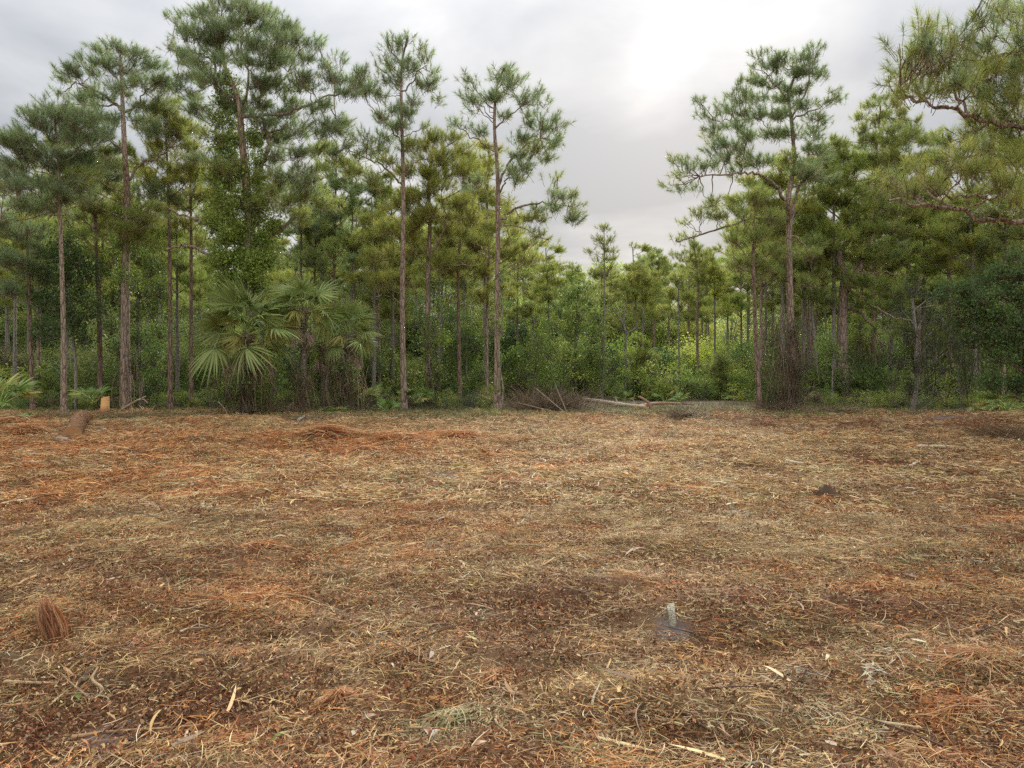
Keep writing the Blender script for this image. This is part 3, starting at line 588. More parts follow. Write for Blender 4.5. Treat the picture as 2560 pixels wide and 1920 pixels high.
pine('tallest pine with the widest crown and twin stems wrapped in vines', 28.5, [(622, 1030), (622, 760), (625, 560), (616, 466), (603, 325), (596, 250), (560, 160), (545, 80)], 30, 6,
     [(600, 5, 45, 18), (555, 15, 40, 20), (650, 12, 35, 18), (500, 35, 40, 22), (440, 45, 16, 16), (460, 75, 22, 12), (560, 50, 45, 25), (620, 45, 45, 25), (670, 55, 35, 22), (700, 70, 35, 22), (735, 78, 28, 20), (480, 85, 45, 25), (420, 110, 14, 16), (540, 95, 50, 28), (610, 95, 50, 28), (680, 105, 45, 25),
      (760, 105, 22, 20), (795, 118, 14, 18), (730, 130, 40, 22), (450, 140, 40, 20), (500, 150, 45, 22), (570, 145, 45, 22), (640, 150, 45, 25), (700, 160, 40, 22), (770, 140, 25, 15), (540, 200, 45, 25), (480, 200, 35, 22), (470, 235, 32, 18), (430, 215, 22, 16, .7), (620, 205, 40, 20, .7), (690, 205, 45, 20), (740, 185, 30, 18),
      (590, 262, 42, 28), (640, 255, 40, 25), (665, 225, 25, 15), (700, 290, 45, 25), (745, 262, 30, 16), (650, 300, 40, 18), (825, 165, 18, 16), (845, 195, 30, 20), (885, 200, 30, 20), (905, 185, 20, 16), (870, 240, 30, 15), (800, 270, 35, 20), (840, 300, 30, 22), (790, 315, 40, 25), (740, 335, 40, 25), (850, 330, 25, 20), (700, 350, 35, 20),
      (770, 470, 45, 25), (710, 500, 40, 28), (810, 505, 40, 25), (745, 540, 40, 22), (690, 470, 30, 22), (560, 420, 30, 25), (530, 460, 30, 25), (780, 220, 34, 20, .8), (735, 230, 34, 20, .8), (500, 270, 38, 22, .8), (545, 290, 34, 22, .8), (640, 350, 36, 22, .8), (690, 400, 38, 24, .8), (740, 400, 38, 24, .8), (800, 380, 34, 24, .8), (850, 380, 30, 20, .8), (660, 440, 38, 26, .8), (730, 440, 38, 24, .8), (790, 430, 34, 24, .8), (530, 350, 34, 22, .7), (500, 400, 34, 24, .7), (850, 150, 16, 12), (920, 215, 18, 14), (640, 520, 38, 28, .8), (600, 560, 34, 26, .6)], MID, BLUE, seed=17,
     limbs=[([(630, 462), (662, 400), (670, 345), (655, 300), (650, 250), (665, 180)], 13, 6), ([(655, 300), (700, 285), (755, 267), (822, 240), (890, 224)], 9, 3), ([(655, 620), (700, 572), (747, 531)], 12, 8), ([(600, 668), (545, 645), (478, 620), (440, 616), (409, 629)], 9, 4),
            ([(600, 618), (560, 590), (500, 553), (432, 527), (345, 480)], 9, 3), ([(596, 270), (540, 220), (530, 150), (480, 130), (420, 120)], 8, 3), ([(668, 335), (705, 322), (725, 300)], 6, 3), ([(660, 225), (700, 205), (720, 180)], 8, 4), ([(598, 300), (620, 200), (600, 100)], 7, 4), ([(606, 350), (570, 345), (520, 325)], 5, 3)])
pine('tall narrow-crowned pine standing in front, first clean trunk right of the palms', 29.5, [(1011, 1031), (1006, 800), (1008, 540), (1007, 400), (1003, 250), (1005, 160), (1018, 95)], 15, 4,
     [(1022, 90, 12, 14), (1008, 102, 12, 10), (970, 100, 12, 12), (985, 125, 20, 14), (1050, 115, 12, 12), (1055, 140, 14, 14), (960, 145, 12, 10), (1015, 150, 22, 15), (985, 165, 22, 14), (945, 165, 14, 10), (1070, 145, 10, 12), (1035, 175, 20, 16), (965, 190, 20, 14), (1080, 215, 22, 20), (1075, 180, 12, 10), (1000, 205, 24, 16), (1048, 215, 22, 15), (930, 225, 20, 18), (900, 220, 20, 18), (955, 238, 18, 16), (1045, 262, 24, 14), (1100, 245, 12, 12), (985, 275, 30, 16),
      (970, 300, 26, 18), (1030, 285, 30, 14), (1072, 310, 10, 12), (1005, 320, 30, 20), (920, 345, 22, 15), (945, 370, 26, 14), (890, 355, 24, 14), (900, 385, 25, 14, .7), (965, 345, 22, 16), (975, 410, 25, 16), (1030, 360, 30, 18), (850, 410, 28, 18), (890, 430, 28, 20), (925, 455, 28, 20)], MID, BLUE, seed=18, nn=40,
     limbs=[([(1006, 460), (985, 440), (945, 408), (900, 388), (868, 370)], 6, 2), ([(1004, 452), (1035, 410), (1072, 396)], 5, 2), ([(1004, 355), (985, 330), (960, 300)], 5, 2), ([(1003, 240), (1030, 205), (1062, 160)], 5, 2), ([(1007, 560), (985, 545), (960, 520)], 3, 1), ([(1007, 755), (980, 742), (930, 740)], 3, 1.5)])
pine('vine-clad pine with a full olive crown between the two tall narrow front pines', 31, [(1072, 1024), (1070, 850), (1071, 654), (1075, 560), (1072, 450), (1082, 370)], 16, 5,
     [(1090, 340, 35, 15), (1130, 350, 30, 18), (1060, 370, 35, 20), (1160, 375, 30, 18), (1105, 390, 45, 25), (1185, 400, 25, 22), (1150, 420, 42, 25), (1065, 430, 42, 25), (1020, 430, 30, 22), (1105, 460, 45, 28), (1175, 450, 35, 25), (1040, 490, 42, 28), (1140, 505, 45, 28), (1000, 510, 35, 25), (1085, 535, 45, 28), (1180, 540, 35, 22), (1030, 560, 42, 25), (1130, 580, 42, 25), (985, 580, 38, 28), (960, 640, 40, 30), (1035, 630, 35, 22), (1100, 650, 38, 22, .7), (945, 700, 35, 30), (1010, 700, 35, 28), (1150, 650, 30, 22)], OLIVE, seed=19,
     limbs=[([(1073, 640), (1100, 600), (1112, 550), (1105, 500)], 8, 4), ([(1072, 665), (1050, 640), (1030, 622)], 4, 2), ([(1076, 672), (1110, 665), (1190, 662)], 4, 2), ([(1075, 570), (1050, 520), (1030, 480)], 4, 2)])
pine('short slender leaning pine between the two clean front trunks', 34, [(1151, 1016), (1147, 850), (1145, 681), (1150, 600), (1148, 520)], 10, 4,
     [(1150, 540, 35, 22), (1120, 600, 35, 22), (1190, 600, 35, 22), (1150, 655, 40, 20), (1195, 660, 30, 18), (1110, 670, 30, 18)], OLIVE, seed=20, bark=M_BARKR,
     limbs=[([(1147, 765), (1120, 755), (1090, 745)], 3, 1.5), ([(1148, 762), (1180, 766)], 3, 2)])
pine('small pine close behind the right one of the two clean front trunks', 34.5, [(1217, 1014), (1217, 850), (1219, 740), (1222, 620), (1220, 540)], 9, 3,
     [(1225, 560, 35, 22), (1190, 610, 35, 22), (1260, 630, 35, 25), (1215, 680, 40, 20), (1285, 590, 28, 20), (1310, 650, 28, 18), (1330, 610, 22, 14), (1200, 740, 28, 20), (1250, 730, 30, 22)], OLIVE, seed=21,
     limbs=[([(1218, 800), (1235, 790), (1262, 792)], 4, 2)])
pine('tall pine beside the open gap, its crown leaning right with one long low branch', 27.5, [(1243, 1038), (1243, 800), (1245, 506), (1243, 420), (1236, 310), (1242, 220), (1260, 172)], 15, 4,
     [(1262, 172, 12, 12), (1240, 185, 14, 10), (1285, 180, 14, 10), (1260, 200, 22, 15), (1298, 200, 12, 12), (1172, 195, 14, 10), (1180, 208, 12, 10), (1285, 225, 25, 20), (1175, 235, 14, 16), (1240, 240, 24, 18), (1338, 235, 16, 14), (1355, 258, 12, 12), (1190, 262, 18, 18), (1300, 255, 28, 16), (1210, 245, 14, 14), (1132, 300, 12, 10), (1145, 310, 10, 8), (1165, 315, 10, 8), (1200, 335, 20, 15), (1255, 290, 24, 14, .7), (1320, 300, 22, 16), (1362, 292, 16, 10), (1388, 298, 14, 10), (1350, 320, 28, 18), (1395, 320, 16, 16), (1310, 345, 28, 18),
      (1375, 350, 28, 16), (1405, 350, 12, 14), (1340, 375, 30, 16), (1290, 385, 28, 16), (1375, 390, 22, 14), (1320, 415, 28, 14), (1275, 420, 24, 14), (1300, 450, 28, 12), (1225, 390, 15, 12, .6),
      (1393, 445, 10, 12), (1385, 470, 14, 12), (1400, 490, 26, 14), (1430, 485, 12, 10), (1440, 510, 14, 10), (1400, 520, 30, 12), (1445, 535, 14, 10), (1370, 540, 30, 12), (1420, 545, 26, 12), (1340, 520, 22, 10), (1300, 545, 28, 14), (1190, 460, 18, 18, .6), (1340, 590, 28, 12, .8), (1380, 600, 18, 8, .6), (1280, 600, 30, 14)], MID, BLUE, seed=22, nn=42,
     limbs=[([(1246, 560), (1270, 532), (1320, 512), (1370, 508), (1420, 515)], 7, 3), ([(1245, 485), (1265, 455), (1292, 432)], 5, 2), ([(1245, 470), (1265, 420), (1300, 375), (1350, 345)], 7, 3), ([(1240, 390), (1210, 362), (1170, 335), (1140, 308)], 4, 2), ([(1237, 330), (1270, 290), (1310, 262)], 5, 2), ([(1246, 582), (1300, 568), (1340, 590)], 4, 2), ([(1245, 660), (1218, 640), (1190, 605)], 4, 2), ([(1246, 668), (1290, 660), (1340, 655)], 4, 2), ([(1244, 540), (1215, 520), (1180, 505)], 3, 1)])
pine('very thin pale young pine rising alone above the far trees in the gap', 42, [(1506, 998), (1510, 800), (1511, 650), (1510, 565)], 6, 1.5,
     [(1509, 570, 12, 10), (1498, 595, 12, 9), (1524, 598, 11, 9), (1480, 628, 12, 7), (1508, 618, 16, 10), (1530, 625, 10, 8), (1512, 645, 18, 9), (1492, 650, 12, 7), (1527, 665, 14, 7), (1505, 675, 14, 8, .7)], LIME, seed=23, L=0.24, nn=34, wd=0.012, bark=M_BARKG)
pine('thin pine with a bare pale trunk and small bright crown in mid gap', 44, [(1700, 995), (1697, 850), (1697, 760), (1695, 700)], 5, 2,
     [(1697, 700, 24, 18), (1680, 735, 22, 16), (1715, 740, 22, 16), (1700, 770, 20, 12), (1665, 770, 15, 10)], OLIVE+LIME, seed=24, nn=34, wd=0.013, bark=M_BARKG)
pine('taller far pine with spreading flat crown left of the right-hand forked pine', 46, [(1745, 990), (1743, 809), (1744, 690), (1735, 615)], 8, 3,
     [(1735, 612, 20, 12), (1762, 632, 22, 14), (1705, 640, 18, 12), (1740, 655, 26, 16), (1775, 670, 20, 12), (1715, 685, 20, 12), (1750, 700, 24, 14), (1705, 715, 14, 10)], MID, seed=25, nn=34, wd=0.013)
pine('slim leaning pine at the near right edge of the gap, foot on bare sand', 29.3, [(1900, 1030), (1890, 850), (1884, 685), (1884, 560), (1886, 470)], 12, 4,
     [(1886, 500, 30, 18), (1850, 540, 35, 18), (1925, 545, 35, 18), (1830, 590, 35, 18), (1890, 585, 38, 20), (1860, 640, 40, 18), (1925, 630, 35, 20), (1900, 680, 35, 14), (1840, 660, 25, 12)], MID, seed=26, bark=M_BARKR)
pine('big forked pine right of the gap with long drooping branches over the clearing', 30, [(1982, 1020), (1978, 850), (1972, 640), (1973, 558), (1970, 500), (1984, 420), (1985, 380), (1978, 300), (1972, 240), (1990, 180)], 19, 5,
     [(2032, 120, 16, 10), (2040, 140, 22, 14), (1992, 148, 18, 12), (2010, 165, 25, 14), (1955, 152, 22, 14), (1905, 138, 14, 12), (1925, 150, 16, 12), (1878, 162, 10, 8), (1935, 175, 28, 16), (1985, 185, 30, 16), (2030, 185, 26, 16), (1865, 200, 12, 10), (1842, 212, 12, 10), (1895, 205, 26, 16), (1945, 210, 32, 18), (1830, 235, 12, 10), (1858, 240, 22, 15), (1905, 245, 32, 18), (1960, 245, 32, 18), (2005, 225, 24, 16),
      (1752, 258, 10, 12), (1762, 285, 14, 12), (1797, 262, 10, 10), (1785, 290, 18, 10), (1820, 275, 18, 10), (1850, 285, 30, 16), (1900, 290, 32, 16), (1955, 290, 30, 18), (2020, 270, 30, 14), (2062, 255, 20, 12), (2105, 245, 12, 9), (2080, 228, 10, 8), (1790, 320, 24, 14), (1840, 320, 30, 14), (2040, 300, 26, 14), (2045, 325, 20, 14), (1775, 345, 18, 10), (1815, 350, 30, 14), (1870, 340, 30, 14), (1930, 340, 30, 18), (1990, 335, 30, 18), (1780, 370, 22, 10), (1850, 375, 30, 12), (2020, 360, 30, 18), (2050, 380, 25, 18),
      (1678, 398, 10, 10), (1700, 400, 12, 12), (1740, 398, 10, 12), (1715, 425, 22, 10), (1685, 440, 12, 10), (1675, 465, 12, 8), (1705, 465, 18, 10), (1740, 470, 16, 8), (1765, 410, 24, 12), (1810, 400, 26, 14), (1860, 405, 30, 14), (1910, 395, 32, 18), (1960, 400, 30, 16), (1830, 430, 30, 8, .7), (2010, 420, 35, 20), (2050, 440, 28, 20),
      (1775, 500, 14, 10), (1770, 515, 20, 12), (1810, 505, 30, 14), (1850, 500, 32, 14), (1900, 490, 30, 14), (1755, 540, 24, 10), (1800, 535, 26, 12), (1720, 555, 12, 8), (1690, 598, 12, 7), (1712, 585, 14, 7), (1850, 645, 30, 14), (1830, 660, 22, 12), (1880, 665, 32, 16), (1925, 650, 30, 14), (2020, 640, 30, 20), (2030, 700, 26, 16)], MID, BLUE, seed=27, nn=46,
     limbs=[([(1968, 510), (1945, 470), (1915, 445), (1880, 433), (1830, 434), (1748, 440)], 9, 3, -1.5), ([(1965, 552), (1920, 545), (1870, 550), (1800, 572), (1740, 590), (1690, 606)], 7, 3, -0.5), ([(1974, 556), (1990, 490), (2015, 440), (2018, 410), (2022, 370)], 9, 5, .8), ([(1972, 645), (1935, 650), (1895, 675), (1885, 685)], 7, 3),
            ([(1975, 290), (1940, 272), (1900, 295), (1850, 300), (1790, 302)], 6, 2, 1), ([(1978, 300), (2010, 285), (2045, 270), (2080, 250)], 5, 2), ([(1975, 590), (2000, 600), (2030, 640)], 5, 3), ([(1972, 240), (1940, 215), (1920, 190)], 5, 2), ([(1975, 300), (2010, 240), (2030, 170)], 6, 3), ([(1987, 475), (2030, 450), (2060, 410), (2095, 370)], 4, 2)])
T19B = [(2203, 245, 18, 12), (2185, 262, 18, 12), (2225, 262, 22, 14), (2150, 290, 18, 12), (2145, 320, 22, 14), (2180, 305, 26, 16), (2230, 300, 30, 16), (2265, 300, 30, 18), (2110, 350, 28, 14), (2160, 350, 35, 20), (2220, 345, 40, 22), (2280, 340, 40, 22), (2330, 350, 35, 22), (2080, 390, 28, 18), (2130, 395, 40, 22), (2190, 400, 40, 25), (2250, 395, 42, 25), (2310, 400, 40, 25),
     (2065, 440, 28, 20), (2115, 450, 40, 22), (2180, 460, 42, 22), (2250, 455, 42, 22), (2320, 460, 35, 22), (2070, 500, 35, 22), (2140, 510, 42, 22), (2210, 520, 42, 22), (2280, 520, 35, 22), (2040, 560, 42, 22), (2100, 570, 42, 22), (2160, 580, 42, 25), (2230, 585, 40, 22), (2020, 615, 38, 22), (2080, 630, 42, 22), (2150, 640, 40, 25), (2210, 650, 40, 22), (2270, 640, 35, 20),
     (2045, 685, 38, 22), (2100, 690, 35, 14), (2160, 700, 38, 22), (2220, 710, 38, 22), (2020, 740, 28, 15), (2070, 745, 30, 12), (2160, 755, 30, 18), (2210, 770, 32, 20), (2260, 740, 32, 20), (2235, 820, 28, 18), (2190, 830, 20, 12, .6)]
pine('stout rough-barked pine right of the forked one, with a wide dark crown', 36, [(2107, 1010), (2105, 850), (2109, 728), (2112, 690), (2098, 640), (2125, 590), (2110, 530)], 28, 8, T19B, DEEP+MID, MID, seed=28, L=0.27, nn=46, wd=0.013,
     limbs=[([(2110, 735), (2150, 665), (2178, 560), (2178, 480), (2185, 400), (2195, 330), (2203, 265)], 15, 4), ([(2114, 772), (2150, 785), (2185, 820), (2200, 850), (2218, 868)], 9, 3, -1), ([(2112, 718), (2150, 740), (2200, 775), (2240, 795), (2290, 803)], 7, 3, -2), ([(2104, 775), (2080, 772), (2055, 778)], 6, 3), ([(2112, 700), (2080, 640), (2040, 600)], 6, 3), ([(2125, 590), (2095, 545), (2060, 515)], 6, 2), ([(2118, 690), (2200, 680), (2270, 695)], 6, 2)])
pine('nearest and largest pine at the right edge, its long boughs reaching over the clearing', 16, [(2790, 1117), (2780, 800), (2770, 550), (2760, 300), (2750, 60), (2745, -160)], 46, 16,
     [(2322, 62, 14, 14), (2305, 80, 16, 12), (2340, 90, 18, 16), (2252, 115, 14, 14), (2275, 125, 18, 16), (2300, 120, 20, 18), (2415, 90, 14, 16), (2420, 115, 18, 16), (2378, 105, 14, 14), (2330, 130, 26, 20), (2375, 145, 24, 18), (2415, 150, 22, 18), (2265, 160, 20, 18), (2300, 170, 28, 18), (2345, 180, 28, 18), (2390, 190, 28, 18), (2430, 195, 22, 18), (2260, 195, 16, 14), (2285, 215, 24, 14), (2330, 225, 26, 14), (2370, 225, 24, 12, .7), (2425, 240, 24, 14),
      (2222, 190, 8, 7), (2270, 240, 18, 8, .7), (2480, 150, 22, 14), (2465, 120, 16, 14), (2550, 100, 18, 20), (2530, 130, 22, 20), (2480, 165, 28, 16), (2520, 175, 28, 18), (2550, 160, 22, 20), (2465, 210, 28, 18), (2510, 220, 32, 22), (2550, 240, 22, 22), (2490, 270, 32, 22), (2540, 290, 28, 22), (2440, 290, 28, 18), (2480, 325, 30, 20), (2530, 345, 30, 22), (2420, 330, 25, 18), (2455, 370, 32, 20), (2510, 390, 32, 20), (2550, 410, 22, 20), (2400, 375, 26, 18), (2370, 355, 22, 16), (2340, 400, 28, 16), (2420, 415, 30, 18),
      (2290, 420, 25, 14), (2370, 430, 28, 16), (2470, 430, 30, 18), (2330, 455, 28, 14), (2240, 460, 20, 14), (2280, 470, 25, 14), (2410, 470, 28, 14), (2500, 465, 28, 16), (2550, 470, 22, 16), (2230, 440, 16, 12), (2550, 515, 20, 14, .7), (2450, 510, 26, 10, .6),
      (2500, 15, 24, 14), (2455, 0, 16, 10), (2440, 55, 14, 10), (2470, 45, 20, 14), (2530, 40, 26, 18), (2555, 75, 20, 16), (2490, 80, 18, 10, .7), (2560, 10, 20, 14), (2620, 60, 60, 30), (2640, 160, 60, 30), (2640, 270, 60, 35), (2640, 380, 60, 35), (2680, 0, 60, 35), (2700, 470, 60, 30), (2820, 150, 60, 50), (2850, 320, 60, 50), (2740, -120, 70, 40), (2800, -30, 60, 40), (2680, -80, 50, 30)], OLIVE+MID, BLUE+MID, seed=29, L=0.25, nn=52, wd=0.0085, dens=5.4, deep=0.9,
     limbs=[([(2775, 620), (2680, 580), (2560, 550), (2500, 553), (2440, 545), (2398, 523), (2330, 515), (2225, 500)], 17, 6), ([(2765, 430), (2680, 360), (2560, 320), (2430, 296), (2380, 272), (2330, 262), (2240, 238)], 16, 5), ([(2420, 296), (2410, 250), (2350, 205), (2310, 175)], 8, 3), ([(2765, 480), (2660, 450), (2560, 465), (2480, 490), (2400, 492), (2300, 470)], 10, 4), ([(2755, 200), (2680, 150), (2600, 140), (2530, 130), (2450, 150)], 9, 3),
            ([(2757, 80), (2650, 40), (2560, 30), (2470, 20)], 9, 3), ([(2560, 440), (2510, 400), (2480, 388), (2420, 390)], 7, 3), ([(2760, 330), (2660, 250), (2560, 240)], 10, 4)])
pine('slim pine with a pale curved foot at the right under the oak boughs', 36, [(2381, 1009), (2378, 900), (2376, 800), (2376, 700), (2372, 600)], 9, 3,
     [(2372, 560, 30, 20), (2340, 590, 32, 20), (2410, 590, 35, 22), (2370, 630, 35, 20), (2430, 640, 32, 20), (2330, 650, 28, 20), (2460, 590, 28, 20)], LIME+OLIVE, seed=30)
pine('bright yellow-green pine behind the dark branching crown at the right', 46, [(2300, 990), (2298, 800), (2300, 640), (2300, 560)], 10, 4,
     [(2300, 540, 30, 20), (2340, 520, 32, 22), (2390, 530, 35, 25), (2440, 545, 32, 22), (2320, 590, 32, 22), (2380, 590, 35, 22), (2260, 560, 28, 20), (2440, 610, 32, 22), (2500, 580, 30, 20), (2340, 660, 30, 20), (2280, 640, 25, 20)], LIME, seed=31, L=.3, wd=.016)
pine('bright pine showing behind the long low bough at the right edge', 50, [(2510, 990), (2508, 800), (2510, 640), (2510, 560)], 9, 4,
     [(2520, 560, 35, 22), (2480, 600, 32, 22), (2540, 610, 32, 22), (2500, 650, 35, 22), (2550, 660, 28, 22), (2450, 660, 28, 20), (2420, 700, 25, 20)], LIME, seed=32, L=.3, wd=.016)
pine('bright pine seen through the fork of the big right-hand pine', 44, [(2030, 990), (2028, 800), (2025, 640), (2020, 520)], 9, 4,
     [(2000, 530, 30, 20), (2040, 510, 30, 20), (1990, 580, 32, 20), (2050, 560, 32, 22), (2010, 620, 32, 22), (1960, 600, 28, 18), (1940, 530, 22, 14)], LIME+OLIVE, seed=33, L=.3, wd=.015)
for i, (tr, w_) in enumerate((([(2013, 1003), (2009, 850), (2009, 760), (2005, 640)], 7), ([(2026, 1000), (2020, 850), (2014, 770), (2016, 660)], 7.5), ([(2046, 1012), (2040, 880), (2032, 780), (2036, 660)], 9))):
    px = tr[-1][0]
    pine(('left one of three thin grey trunks close right of the big forked pine', 'middle one of three thin grey trunks close right of the big forked pine', 'right and thickest of three thin grey trunks close right of the big forked pine')[i], (37, 38.5, 36)[i], tr, w_, 4,
         [(px, 660, 30, 20), (px-25+20*i, 700, 28, 18), (px+20, 620, 25, 18)], DEEP+OLIVE, seed=34+i, bark=M_BARKG, nn=34, wd=.013)
pine('vine-hung pine trunk right of the stout rough-barked pine, beside the split stub', 41, [(2180, 1001), (2182, 850), (2184, 740), (2190, 640)], 10, 5,
     [(2190, 620, 35, 22), (2150, 650, 30, 20), (2230, 660, 32, 20), (2200, 700, 30, 20)], MID, seed=38, nn=34, wd=.014)
pine('thinner pine with pale trunk seen between the palms and the first clean front trunk', 37, [(949, 1008), (948, 860), (946, 720), (944, 640)], 9, 4,
     [(945, 610, 32, 22), (905, 640, 32, 22), (985, 650, 28, 20), (920, 690, 30, 22), (960, 720, 28, 20), (890, 600, 28, 18)], OLIVE, seed=39, nn=36, wd=.013)
pine('short dark trunked pine just right of the pale trunk behind the palmettos', 39, [(983, 1004), (984, 900), (985, 840), (984, 760)], 7, 3,
     [(984, 740, 28, 20), (960, 780, 25, 18), (1005, 790, 25, 18)], OLIVE, seed=40, nn=34, wd=.014, bark=M_BARKR)
pine('pale thin pine whose trunk rises above the smaller cabbage palm crown', 38, [(755, 1006), (754, 850), (752, 700), (753, 560), (750, 480)], 8, 3,
     [(750, 470, 28, 18), (715, 500, 25, 18), (785, 520, 28, 18), (750, 560, 30, 18), (700, 570, 25, 18), (800, 590, 25, 18)], OLIVE, BLUE, seed=41, nn=36, wd=.013, bark=M_BARKG)
pine('open-crowned pine behind the palms, left of the first clean front trunk', 37, [(880, 1008), (879, 800), (880, 640), (882, 500), (880, 430)], 8, 3,
     [(880, 430, 30, 18), (845, 460, 28, 18), (915, 470, 28, 18), (880, 510, 32, 20), (840, 540, 28, 18), (920, 550, 28, 20), (870, 590, 30, 18), (830, 620, 28, 18), (905, 620, 28, 18)], MID, BLUE, seed=42, nn=36, wd=.013, bark=M_BARKG)
pine('leaning pale pine in the background behind the smallest cabbage palm', 43, [(820, 1000), (812, 800), (800, 650), (808, 560)], 6, 3,
     [(805, 560, 28, 18), (775, 600, 25, 16), (840, 600, 25, 18), (800, 650, 28, 18)], OLIVE, seed=43, nn=34, wd=.014, bark=M_BARKG)
for i, (px, py, wd_, hh) in enumerate(((1600, 1000, 44, 150), (1797, 992, 36, 105))):
    bl = [(px, py-hh+10, 8, 14), (px-wd_*.3, py-hh*.72, wd_*.4, 14), (px+wd_*.35, py-hh*.7, wd_*.4, 14), (px, py-hh*.55, wd_*.6, 16), (px-wd_*.5, py-hh*.42, wd_*.5, 14), (px+wd_*.5, py-hh*.4, wd_*.5, 14), (px, py-hh*.3, wd_*.6, 14), (px+wd_*.3, py-hh*.85, wd_*.25, 12)]
    pine(('young bushy bright green pine sapling left of centre in the gap, taller of two', 'dense rounded young pine sapling at the right of the gap')[i], 42, [(px, py), (px+1, py-hh*.5), (px, py-hh)], 4, 1.5, bl, LIME if i == 0 else MID, seed=50+i, L=.22, nn=34, wd=.014, dens=4, bark=M_BARKR)

# ---- background pines: a few built once, then copied one by one
BGV = []
for k in range(7):
    g = np.random.default_rng(200+k); D0 = 50.0; px0 = 1280
    top = HY-(11.5-CAMH)*F/D0; bot = HY+CAMH*F/D0; b = []
    lean = g.normal()*8
    for j in range(20+k):
        t = g.random()**0.8; sprd = (18+70*t) if k % 2 else (12+50*t)
        b.append((px0+lean*(1-t)+g.normal()*sprd*0.6, top+12+t*190, 14+14*g.random(), 10+8*g.random()))
    r = pine('background pine', D0, [(px0, bot), (px0+lean*.2, (top+bot)/2), (px0+lean, top+10)], 7.5, 2.5, b, (OLIVE, MID, LIME+OLIVE, MID, OLIVE, MID+BLUE, LIME)[k], seed=300+k, L=.27, nn=26, wd=.021, dens=2.9, bark=(M_BARKG, M_BARK)[k % 2], name='slim_pine', deep=1.0, scat=False)
    r.location = (0, 0, 0); BGV.append(r)
def sector(px, d):
    side = 'left of the big cabbage palm' if px < 520 else 'behind the row of cabbage palms' if px < 980 else 'between the clean front trunks' if px < 1300 else 'at the left of the gap' if px < 1560 else 'at the right of the gap' if px < 1860 else 'behind the forked pine' if px < 2260 else 'in the wood at the right'
    return ('close behind the front trees, ' if d < 42 else 'in the middle distance, ' if d < 58 else 'in the distant wood, ')+side
BGN = ('tall olive pine', 'mid-green pine', 'bright yellowish pine', 'narrow green pine', 'crooked olive pine', 'bluish green pine', 'lime feathery pine')
g = np.random.default_rng(77); used = set(); pos = []
for i in range(50):                                   # taller rank close behind the front trees, left and right of the gap
    px = (-80+1350*g.random()) if i % 5 < 3 else (1900+760*g.random()); d = 33.5+8*g.random()
    if all(abs(px-q[0])*d/F > .8 for q in pos): pos.append((px, d))
nmid = len(pos)
for i in range(46):                                   # the light open wood seen through the gap
    px = 1340+520*g.random(); d = 46+28*g.random()
    if all(abs(px-q[0])*d/F > .6 for q in pos): pos.append((px, d))
for i in range(1500):
    if len(pos) >= 160: break
    d = 38+50*g.random()**1.1; px = -260+3080*g.random()
    if 1380 < px < 1860 and d < 45: continue
    if any(abs(px-q[0])*min(d, q[1])/F < 0.9 and abs(d-q[1]) < 4 for q in pos): continue
    pos.append((px, d))
order = sorted(range(len(pos)), key=lambda i: pos[i][0]); kinds = [int(g.integers(0, 7)) for _ in pos]; labs = [BGN[kinds[i]]+' '+sector(*pos[i]) for i in range(len(pos))]; seenl = {}; ORD = ('leftmost', 'second', 'third', 'fourth', 'fifth', 'sixth', 'seventh', 'eighth')
for i in order:
    l_ = labs[i]; q = seenl.get(l_, 0); seenl[l_] = q+1
    if labs.count(l_) > 1 or q: kinds[i] = (kinds[i], q)
final = [(ORD[kinds[i][1]]+' '+labs[i]) if isinstance(kinds[i], tuple) and kinds[i][1] < 8 and pos[i][1] < 58 else labs[i] for i in range(len(pos))]; kinds = [k[0] if isinstance(k, tuple) else k for k in kinds]
for ip, (px, d) in enumerate(pos):
    gap = 1340 < px < 1840
    yt = (610+70*g.random()) if gap else (470+170*g.random()) if px < 1340 else (470+150*g.random())
    if px < 0 or px > 2560: yt = 430+150*g.random()
    if gap and g.random() < .6: yt = 600+60*g.random()
    if gap and abs(px-1506) < 75: yt = 655+30*g.random()
    if ip < nmid: yt = (320+160*g.random()) if px < 1340 else (330+150*g.random())
    h = (HY-yt)/F*d+CAMH; k = kinds[ip]; x = (px-1280)/F*d
    s = min(h/11.5, 1.5)
    lab = final[ip]
    src = BGV[k]; loc = (x, d, hz(x, d)-0.1)
    if k not in used:
        used.add(k); src.location = loc; src.rotation_euler[2] = g.random()*6.28; src.scale = (s, s, s); src['label'] = lab; src['group'] = 'pines '+sector(px, d)
    else: copytree(src, loc, g.random()*6.28, s, lab, 'pines '+sector(px, d))

# bare trunk and dead tree seen in the far wood
def deadtree(label, d, paths, cat='dead tree', bark=None, name='dead_tree'):
    x, _, _ = W(paths[0][0][0][0], 0, d); b = np.array([x, d, hz(x, d)]); r = thing(name, tuple(b), label, cat)
    for i, (pts, wa, wb) in enumerate(paths):
        P = spline(np.array([W(px, py, d) for px, py in pts]), 6); P = P+R.normal(size=P.shape)*0.03
        if i == 0: P[0][2] = b[2]-0.1
        k = MB(); V, Q = tube(P, np.linspace(wa, wb, len(P))/F*d/2, 8, .15); k.add(V, Q, (.3, .28, .24)); nm = 'trunk' if i == 0 else 'limb'
        link(nm, k.mesh(nm, bark or M_BARKG, b, True), r)
deadtree('bare grey dead tree with crooked limbs right of the thin lone pine', 43, [([(1568, 995), (1566, 900), (1564, 840), (1560, 800), (1565, 755)], 7, 4), ([(1564, 835), (1590, 822), (1612, 817)], 4, 2), ([(1560, 815), (1545, 790), (1528, 775)], 4, 2), ([(1562, 780), (1545, 772), (1514, 770)], 2.5, 1)])
